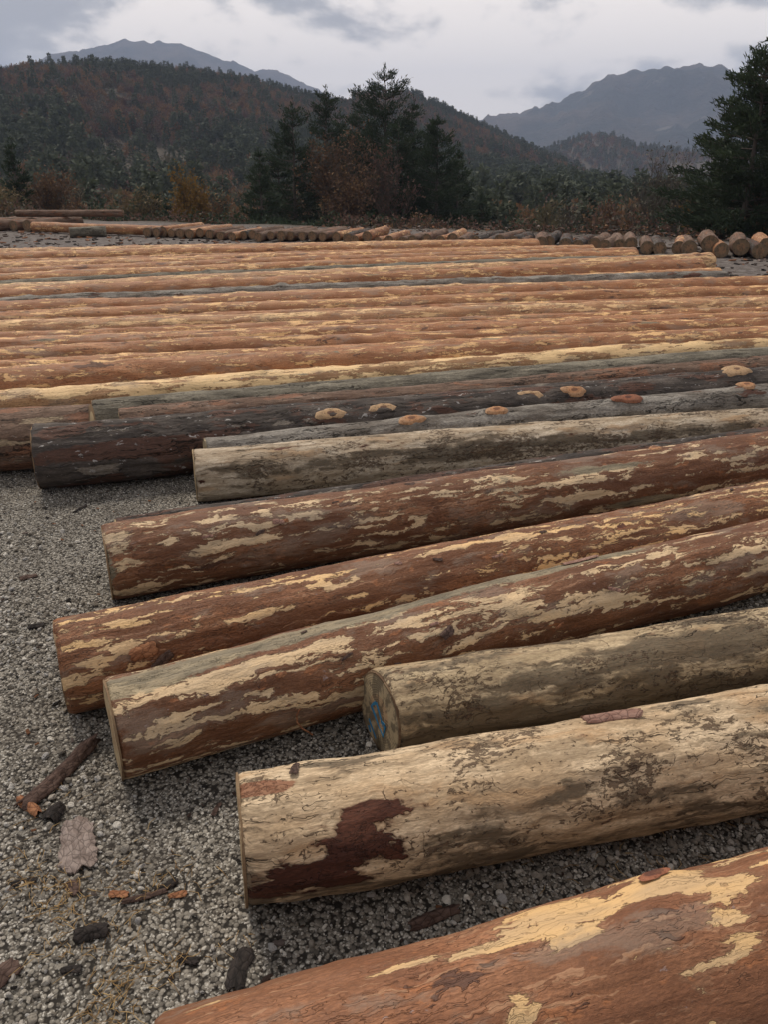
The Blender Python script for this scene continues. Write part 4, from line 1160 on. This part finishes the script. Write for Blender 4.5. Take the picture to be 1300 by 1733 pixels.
for k in range(7):
    bm = bmesh.new(); bmesh.ops.create_icosphere(bm, subdivisions=1 if k < 5 else 2, radius=0.5)
    rk = np.random.default_rng(60 + k)
    sx = (1, rk.uniform(0.65, 0.95), rk.uniform(0.45, 0.8))
    cuts = [(Vector(rk.normal(0, 1, 3)).normalized(), rk.uniform(0.28, 0.42)) for _ in range(6)]
    for v in bm.verts:
        for nv_, dc in cuts:
            d_ = v.co.dot(nv_)
            if d_ > dc: v.co -= nv_ * (d_ - dc)
        v.co = Vector((v.co.x * sx[0], v.co.y * sx[1], v.co.z * sx[2])) * 1.15
    me = bpy.data.meshes.new('pebble'); bm.to_mesh(me); bm.free(); me.materials.append(M_peb)
    for p in me.polygons: p.use_smooth = False
    pcoll.objects.link(bpy.data.objects.new('pebble_%d' % k, me))


def in_wedge(x, y):
    # the bare strip left of and between the near logs, inside the view (with a margin)
    return (y > 0.75) & (np.abs(x) < 0.25 + 0.56 * y)


rg = np.random.default_rng(12)


def scatter(n, ymax, smin, smax, zs):
    x = rg.uniform(-3.0, 2.6, n); y = rg.uniform(0.75, ymax, n)
    k = in_wedge(x, y); x, y = x[k], y[k]
    # nothing in the covered ground behind the first logs' tops: keep the left strip and the open gaps
    right = (x > -1.1 + 0.0 * y) & (y > 2.75 + 0.42 * (x + 1.1))
    k = ~right | (rg.random(len(x)) < 0.05); x, y = x[k], y[k]
    dens = fbm(np.stack([x * 2.2, y * 2.2, 0 * x], -1), 3, 8)
    s = rg.uniform(0, 1, len(x)) ** 2.6 * (smax - smin) + smin
    keep = rg.random(len(x)) < np.clip(0.66 + dens * (1.0 if smax > 0.02 else 0.35), 0.06, 1)
    x, y, s = x[keep], y[keep], s[keep]
    z = s * rg.uniform(-0.1, 0.32, len(s)) + zs
    return np.stack([x, y, z], -1), s


Pa, Sa = scatter(190000, 5.2, 0.005, 0.0125, 0.0)
Pb, Sb = scatter(26000, 3.6, 0.010, 0.027, 0.001)
Pp = np.vstack([Pa, Pb]); Sp = np.concatenate([Sa, Sb]); n = len(Pp)
idx = np.concatenate([rg.integers(0, 5, len(Sa)), rg.integers(5, 7, len(Sb))])
instancer('gravel', Pp, idx, np.stack([Sp] * 3, -1), rg.normal(0, 0.5, (n, 3)) + np.stack([np.zeros(n), np.zeros(n), rg.uniform(0, 6.28, n)], -1), pcoll,
          'loose pale grey crushed stone covering the yard')
print('pebbles', n)


# bark pieces
def bark_mat(name, a, b, rim=None):
    m, g = mat(name)
    co = g.node('ShaderNodeTexCoord').outputs['Object']
    n1 = g.noise(g.vmath('MULTIPLY', co, (25, 60, 60)), 1.0, 5, 0.65)
    v = g.voronoi(g.vmath('MULTIPLY', co, (40, 60, 60)), 1.0, 'DISTANCE_TO_EDGE')
    c = g.mix(g.step(n1, 0.35, 0.65), a, b)
    c = g.mix(g.math('MULTIPLY', g.step(v, 0.0, 0.08, 1.0, 0.0), 0.7), c, tuple(0.35 * q for q in a))
    g.finish(c, 0.85, g.math('ADD', n1, v), 0.004, 1.0, 0.2)
    return m


M_bk_dark = bark_mat('damp_dark_bark', (0.055, 0.032, 0.025), (0.13, 0.085, 0.068))
M_bk_grey = bark_mat('pinkish_grey_bark', (0.19, 0.145, 0.125), (0.31, 0.25, 0.22))
M_bk_black = bark_mat('blackened_bark', (0.018, 0.015, 0.014), (0.045, 0.036, 0.032))
M_bk_orange = bark_mat('orange_bark_scale', (0.22, 0.09, 0.045), (0.36, 0.17, 0.085))
M_bk_pink = bark_mat('dry_pink_bark', (0.24, 0.13, 0.10), (0.36, 0.22, 0.17))


def chip_mesh(name, L, w, th, mt, seed, curl=0.3, nx=22, ny=10, twist=0.0, layers=True):
    """a ragged curved piece of bark with an upper and a lower face"""
    rk = np.random.default_rng(seed)
    ph = rk.uniform(0, 6, 4)
    u = np.linspace(-1, 1, nx); v = np.linspace(-1, 1, ny)
    U, Vv = np.meshgrid(u, v, indexing='ij')
    wl = 1 + 0.07 * np.sin(U * 3 + ph[0]) + 0.05 * np.sin(U * 13 + ph[1]) + 0.05 * rk.normal(0, 1, (nx, 1)) - 0.18 * U * math.cos(ph[2])
    wl = wl * (1 - 0.25 * np.abs(U) ** 6)
    x = U * L / 2 * (1 + 0.07 * np.sin(Vv * 6 + ph[2])) + 0.03 * L * rk.normal(0, 0.25, (1, ny)) * (np.abs(U) > 0.9)
    y = Vv * w / 2 * wl + 0.06 * w * np.sin(U * 3 + ph[3])
    z = curl * w * (1 - Vv ** 2) * 0.5 + 0.05 * L * twist * U ** 2
    rough = fbm(np.stack([x * 60, y * 90, 0 * x + seed], -1), 3, seed)
    step_ = np.round(fbm(np.stack([x * 25, y * 40, 0 * x + seed + 9], -1), 2, seed + 1) * 3) / 3
    zt = z + th * (1 + 0.5 * rough * 0.5 + (0.5 * step_ if layers else 0)); zb = z * 1.0
    a = twist * U
    top = np.stack([x, y * np.cos(a) - zt * np.sin(a), zt * np.cos(a) + y * np.sin(a)], -1).reshape(-1, 3)
    bot = np.stack([x, y * np.cos(a) - zb * np.sin(a), zb * np.cos(a) + y * np.sin(a)], -1).reshape(-1, 3)
    V = np.vstack([top, bot]); n = nx * ny
    F = []
    for i in range(nx - 1):
        for j in range(ny - 1):
            q = i * ny + j
            F.append((q, q + ny, q + ny + 1, q + 1)); F.append((n + q, n + q + 1, n + q + ny + 1, n + q + ny))
    bd = [i * ny for i in range(nx)] + [(nx - 1) * ny + j for j in range(1, ny)] + [i * ny + ny - 1 for i in range(nx - 2, -1, -1)] + list(range(ny - 2, 0, -1))
    for k in range(len(bd)):
        a_, b_ = bd[k], bd[(k + 1) % len(bd)]
        F.append((a_, b_, b_ + n, a_ + n)[::-1])
    return mesh_np(name, V, np.array(F), mt, False)


CH = 'scraps of bark on the gravel'


def chip(x, y, rz, L, w, th, mt, seed, label, name='bark_piece', z=0.004, tilt=(0, 0), group=CH, cat='bark', **kw):
    o = ob(name, chip_mesh(name, L, w, th * 0.35, mt, seed, **kw), None, (x, y, z), (R(tilt[0]), R(tilt[1]), R(rz)))
    tag(o, label, cat, group); return o


chip(-0.955, 1.86, 68, 0.30, 0.055, 0.012, M_bk_dark, 1, 'long narrow piece of damp dark brown bark pointing away from the grey bark slab', curl=0.75, tilt=(0, -3), twist=0.4, z=0.006)
chip(-0.992, 1.725, -38, 0.10, 0.03, 0.006, M_bk_orange, 2, 'curled orange-brown bark scrap at the lower end of the long dark bark piece', curl=0.9, z=0.008)
chip(-0.915, 1.70, 80, 0.06, 0.05, 0.006, M_bk_black, 12, 'black curled scrap between the dark bark piece and the grey slab', curl=0.7, z=0.006)
chip(-0.808, 1.585, -62, 0.17, 0.088, 0.012, M_bk_grey, 3, 'flat pinkish grey slab of flaky bark lying on the gravel', curl=0.25, tilt=(6, 4), z=0.008, nx=30, ny=18)
chip(-0.683, 1.325, 12, 0.075, 0.04, 0.014, M_bk_black, 4, 'charred black lump of bark between straw tufts', curl=0.6, z=0.006)
chip(-0.70, 1.235, 5, 0.045, 0.018, 0.006, M_bk_black, 5, 'small smooth blackish chip below the charred lump')
chip(-0.845, 1.225, 60, 0.062, 0.05, 0.008, M_bk_dark, 6, 'round purple-brown bark disc at the left edge')
chip(-0.905, 1.475, 15, 0.06, 0.018, 0.005, M_bk_black, 7, 'dark sliver at the left edge beside the straw')
chip(-0.59, 1.43, 20, 0.11, 0.016, 0.006, M_bk_dark, 8, 'thin dark bark strip right of the orange scrap', curl=0.6)
chip(-0.545, 1.462, 35, 0.06, 0.022, 0.005, M_bk_black, 9, 'short black strip above the thin bark strip', curl=0.5)
chip(-0.655, 1.437, -5, 0.048, 0.022, 0.004, M_bk_orange, 10, 'small orange bark scrap below the grey slab', curl=0.4)
chip(-0.51, 1.435, 8, 0.045, 0.018, 0.004, M_bk_orange, 11, 'small orange scrap nearest the sawn end of the bleached log', curl=0.4)
chip(-0.325, 1.235, 82, 0.10, 0.045, 0.004, M_bk_black, 13, 'dark purplish bark flake by the edge of the nearest log', curl=0.3)
chip(-0.445, 1.26, -15, 0.05, 0.02, 0.005, M_bk_black, 14, 'small black chip beside a straw tuft near the nearest log', curl=0.4)
chip(-1.36, 2.69, 10, 0.06, 0.03, 0.012, M_bk_black, 15, 'small dark clod left of the scraped log with the lifted flake', curl=0.4)
chip(-1.56, 3.10, 30, 0.07, 0.035, 0.010, M_bk_dark, 16, 'small dark bark scrap on the far left gravel', curl=0.4)
chip(-1.60, 3.86, 70, 0.10, 0.02, 0.006, M_bk_black, 17, 'short dark stick of bark under the end of the dark thick log', curl=0.6)
chip(0.12, 1.37, 22, 0.13, 0.032, 0.006, M_bk_dark, 18, 'olive-brown bark strip on the gravel under the bleached log', curl=0.8)
chip(-0.47, 1.72, 75, 0.05, 0.014, 0.004, M_bk_dark, 19, 'dark bark sliver left of the bleached log')
chip(-0.775, 1.455, -40, 0.05, 0.028, 0.006, M_bk_dark, 20, 'dark chip under the lower tip of the grey slab')
# loose flakes resting on logs
fl_ = chip_mesh('bark_flake', 0.16, 0.038, 0.004, M_bk_pink, 21, curl=0.6, layers=False)
o = ob('bark_flake', fl_); tag(o, 'thin pinkish flake of bark resting on top of the bleached log', 'bark')
ld = lg['A'].matrix_basis.copy() if False else None
bpy.context.view_layer.update()


def rest_on(o, k, u, phi, rad, twist=0):
    a = R(phi)
    o.matrix_world = lg[k].matrix_world @ Matrix.Translation((u, -math.sin(a) * rad, math.cos(a) * rad)) @ Matrix.Rotation(a, 4, 'X') @ Matrix.Rotation(R(twist), 4, 'Z')


rest_on(o, 'A', 0.98, -12, 0.166, -3)
for k, (kk, u, phi, rad, L, w, tw, sd) in enumerate((('D', 0.25, 62, 0.157, 0.085, 0.045, 10, 31), ('D', 0.30, 78, 0.158, 0.085, 0.03, 35, 32), ('E', 0.70, 42, 0.158, 0.05, 0.022, -10, 33), ('C', 1.05, 46, 0.158, 0.05, 0.03, 30, 34), ('C', 1.72, -22, 0.160, 0.16, 0.035, 0, 35), ('E', 1.35, 2, 0.158, 0.05, 0.03, 0, 38), ('D', 1.55, -5, 0.153, 0.07, 0.03, 0, 39), ('A', 0.14, -12, 0.160, 0.05, 0.02, 70, 40))):
    mt = M_bk_orange if k in (0,) else (M_bk_pink if k in (2, 4) else M_bk_dark)
    me = chip_mesh('bark_flake', L, w, 0.0015, mt, sd, curl=0.3, nx=14, ny=7, layers=False)
    on_log(lg[kk], me, 'bark_flake', u, phi, rad, 0, tw)

fk = random.Random(8)
for kk in ('C', 'D', 'E', 'E', 'D', 'C'):
    for _ in range(6):
        u, phi = fk.uniform(0.3, 3.2), fk.uniform(-25, 85)
        me = chip_mesh('bark_flake', fk.uniform(0.02, 0.055), fk.uniform(0.008, 0.018), 0.0012, fk.choice([M_bk_dark, M_bk_pink, M_bk_orange, M_bk_dark]), fk.randrange(99), curl=0.35, nx=10, ny=5, layers=False)
        on_log(lg[kk], me, 'bark_flake', u, phi, 0.1545 if kk != 'C' else 0.1525, 0, fk.uniform(-25, 25))

# curled peel hanging from the streaked log
V, F = [], []
pts = [np.array(p_, float) for p_ in ((0.0, 0, 0.03), (-0.012, 0, 0.01), (-0.010, 0.004, -0.02), (0.004, 0, -0.045), (0.022, -0.006, -0.06), (0.034, -0.004, -0.075))]
for p0_, p1_ in zip(pts[:-1], pts[1:]): tube(V, F, p0_, p1_, 0.003, 0.003, 5)
ob('bark_curl', mesh_np('bark_curl', np.array(V), np.array(F), M_bk_orange), lg['C'], (0.52, -0.155, -0.02))

# straw / pine needle tufts and fine litter
m, g = mat('dry_straw')
gm_ = g.node('ShaderNodeNewGeometry').outputs['Random Per Island']
g.finish(g.mix(gm_, (0.20, 0.11, 0.04), (0.48, 0.33, 0.15)), 0.8); M_straw = m
rg = np.random.default_rng(77)
V, F = [], []
for (cx, cy, n, sp) in ((-0.90, 1.47, 60, 0.045), (-0.80, 1.44, 40, 0.05), (-0.78, 1.40, 35, 0.03), (-0.74, 1.285, 26, 0.035), (-0.64, 1.31, 30, 0.04), (-0.60, 1.42, 30, 0.05), (-0.48, 1.25, 30, 0.025), (-0.58, 1.20, 20, 0.03),
                        (-0.60, 1.13, 70, 0.035), (-0.55, 1.23, 20, 0.04), (-0.68, 1.52, 20, 0.05), (-0.50, 1.48, 24, 0.05), (-0.96, 1.70, 20, 0.06), (-0.35, 1.30, 14, 0.05), (0.45, 1.62, 50, 0.12), (0.75, 1.62, 60, 0.15)):
    for _ in range(n):
        p = np.array([cx + rg.normal(0, sp), cy + rg.normal(0, sp), 0.006 + abs(rg.normal(0, 0.004))])
        a = rg.uniform(0, 6.28); L = rg.uniform(0.015, 0.05)
        b_ = rg.normal(0, 0.5)
        p1 = p + np.array([math.cos(a), math.sin(a), rg.uniform(-0.05, 0.3)]) * L * 0.5
        p2 = p1 + np.array([math.cos(a + b_), math.sin(a + b_), rg.uniform(-0.3, 0.1)]) * L * 0.5
        r_ = rg.uniform(0.0005, 0.0013)
        tube(V, F, p, p1, r_, r_, 3); tube(V, F, p1, p2, r_, r_ * 0.5, 3)
o = ob('pine_straw', mesh_np('pine_straw', np.array(V), np.array(F), M_straw)); tag(o, 'dry yellowish straw and pine needles scattered on the gravel', kind='stuff')

# bark crumbs
bcoll = bpy.data.collections.new('crumb_kinds')
for k, mt in enumerate((M_bk_dark, M_bk_black, M_bk_orange, M_bk_grey)):
    me = chip_mesh('crumb', 1.0, 0.5, 0.12, mt, 90 + k, nx=6, ny=4, curl=0.3)
    bcoll.objects.link(bpy.data.objects.new('crumb_%d' % k, me))
P_, S_ = [], []
n = 1500
x = rg.uniform(-2.8, 2.4, n); y = rg.uniform(0.9, 5, n); k = in_wedge(x, y); x, y = x[k], y[k]
s1 = rg.uniform(0.006, 0.03, len(x)) * np.where(rg.random(len(x)) < 0.8, 0.6, 1)
# yard floor behind: bark mulch in front of and beside the far row
n2 = 5000
x2 = rg.uniform(-13, 11, n2); y2 = rg.uniform(8, 26, n2); s2 = rg.uniform(0.04, 0.14, n2)
k = (x2 > np.interp(y2, [8, 9.5, 10.5, 17], [8, 6.5, 4.6, 2])) | (y2 > 17)
x2, y2, s2 = x2[k], y2[k], s2[k]
P_ = np.vstack([np.stack([x, y, 0 * x + 0.006], -1), np.stack([x2, y2, 0 * x2 + 0.005], -1)]); S_ = np.concatenate([s1, s2]); n = len(P_)
instancer('bark_litter', P_, rg.choice([0, 0, 1, 1, 2, 3], n), np.stack([S_] * 3, -1), np.stack([rg.normal(0, 0.15, n), rg.normal(0, 0.15, n), rg.uniform(0, 6.28, n)], -1), bcoll,
          'small crumbs of dark and rusty bark strewn over the yard')

# a few larger stones one can point at
for k, (x, y, s_, c_, lab) in enumerate(((-0.742, 1.262, 0.017, 0, 'largest whitish stone at lower left, beside the small blackish chip'), (-0.60, 1.335, 0.014, 0, 'white angular stone right of the charred lump'),
                                         (-0.395, 1.29, 0.016, 0, 'pale stone with a blue tint near the dark purplish flake'), (-0.575, 1.505, 0.018, 0, 'cream oblong stone between the grey slab and the bleached log'))):
    o = ob('stone', pcoll.objects['pebble_%d' % (5 + k % 2)].data, None, (x, y, s_ * 0.3), (0.2 * k, 0.3, k)); o.scale = (s_ * 1.2, s_, s_)
    tag(o, lab, 'stone')

# ------------------------------------------------------------------ haze
m = bpy.data.materials.new('haze_air'); m.use_nodes = True; nt = m.node_tree; nt.nodes.clear()
pv = nt.nodes.new('ShaderNodeVolumePrincipled'); pv.inputs['Color'].default_value = (0.60, 0.72, 0.98, 1); pv.inputs['Density'].default_value = 0.00030
pv.inputs['Anisotropy'].default_value = 0.0
oo = nt.nodes.new('ShaderNodeOutputMaterial'); nt.links.new(pv.outputs[0], oo.inputs['Volume'])
bm = bmesh.new(); bmesh.ops.create_cube(bm, size=1.0)
me = bpy.data.meshes.new('haze'); bm.to_mesh(me); bm.free(); me.materials.append(m)
o = ob('haze', me, None, (0, 0, 240 - 0)); o.scale = (8800, 8800, 470); o.location = (0, 0, -31.5 + 235)
tag(o, 'thin blue-grey haze over the valley', kind='stuff')
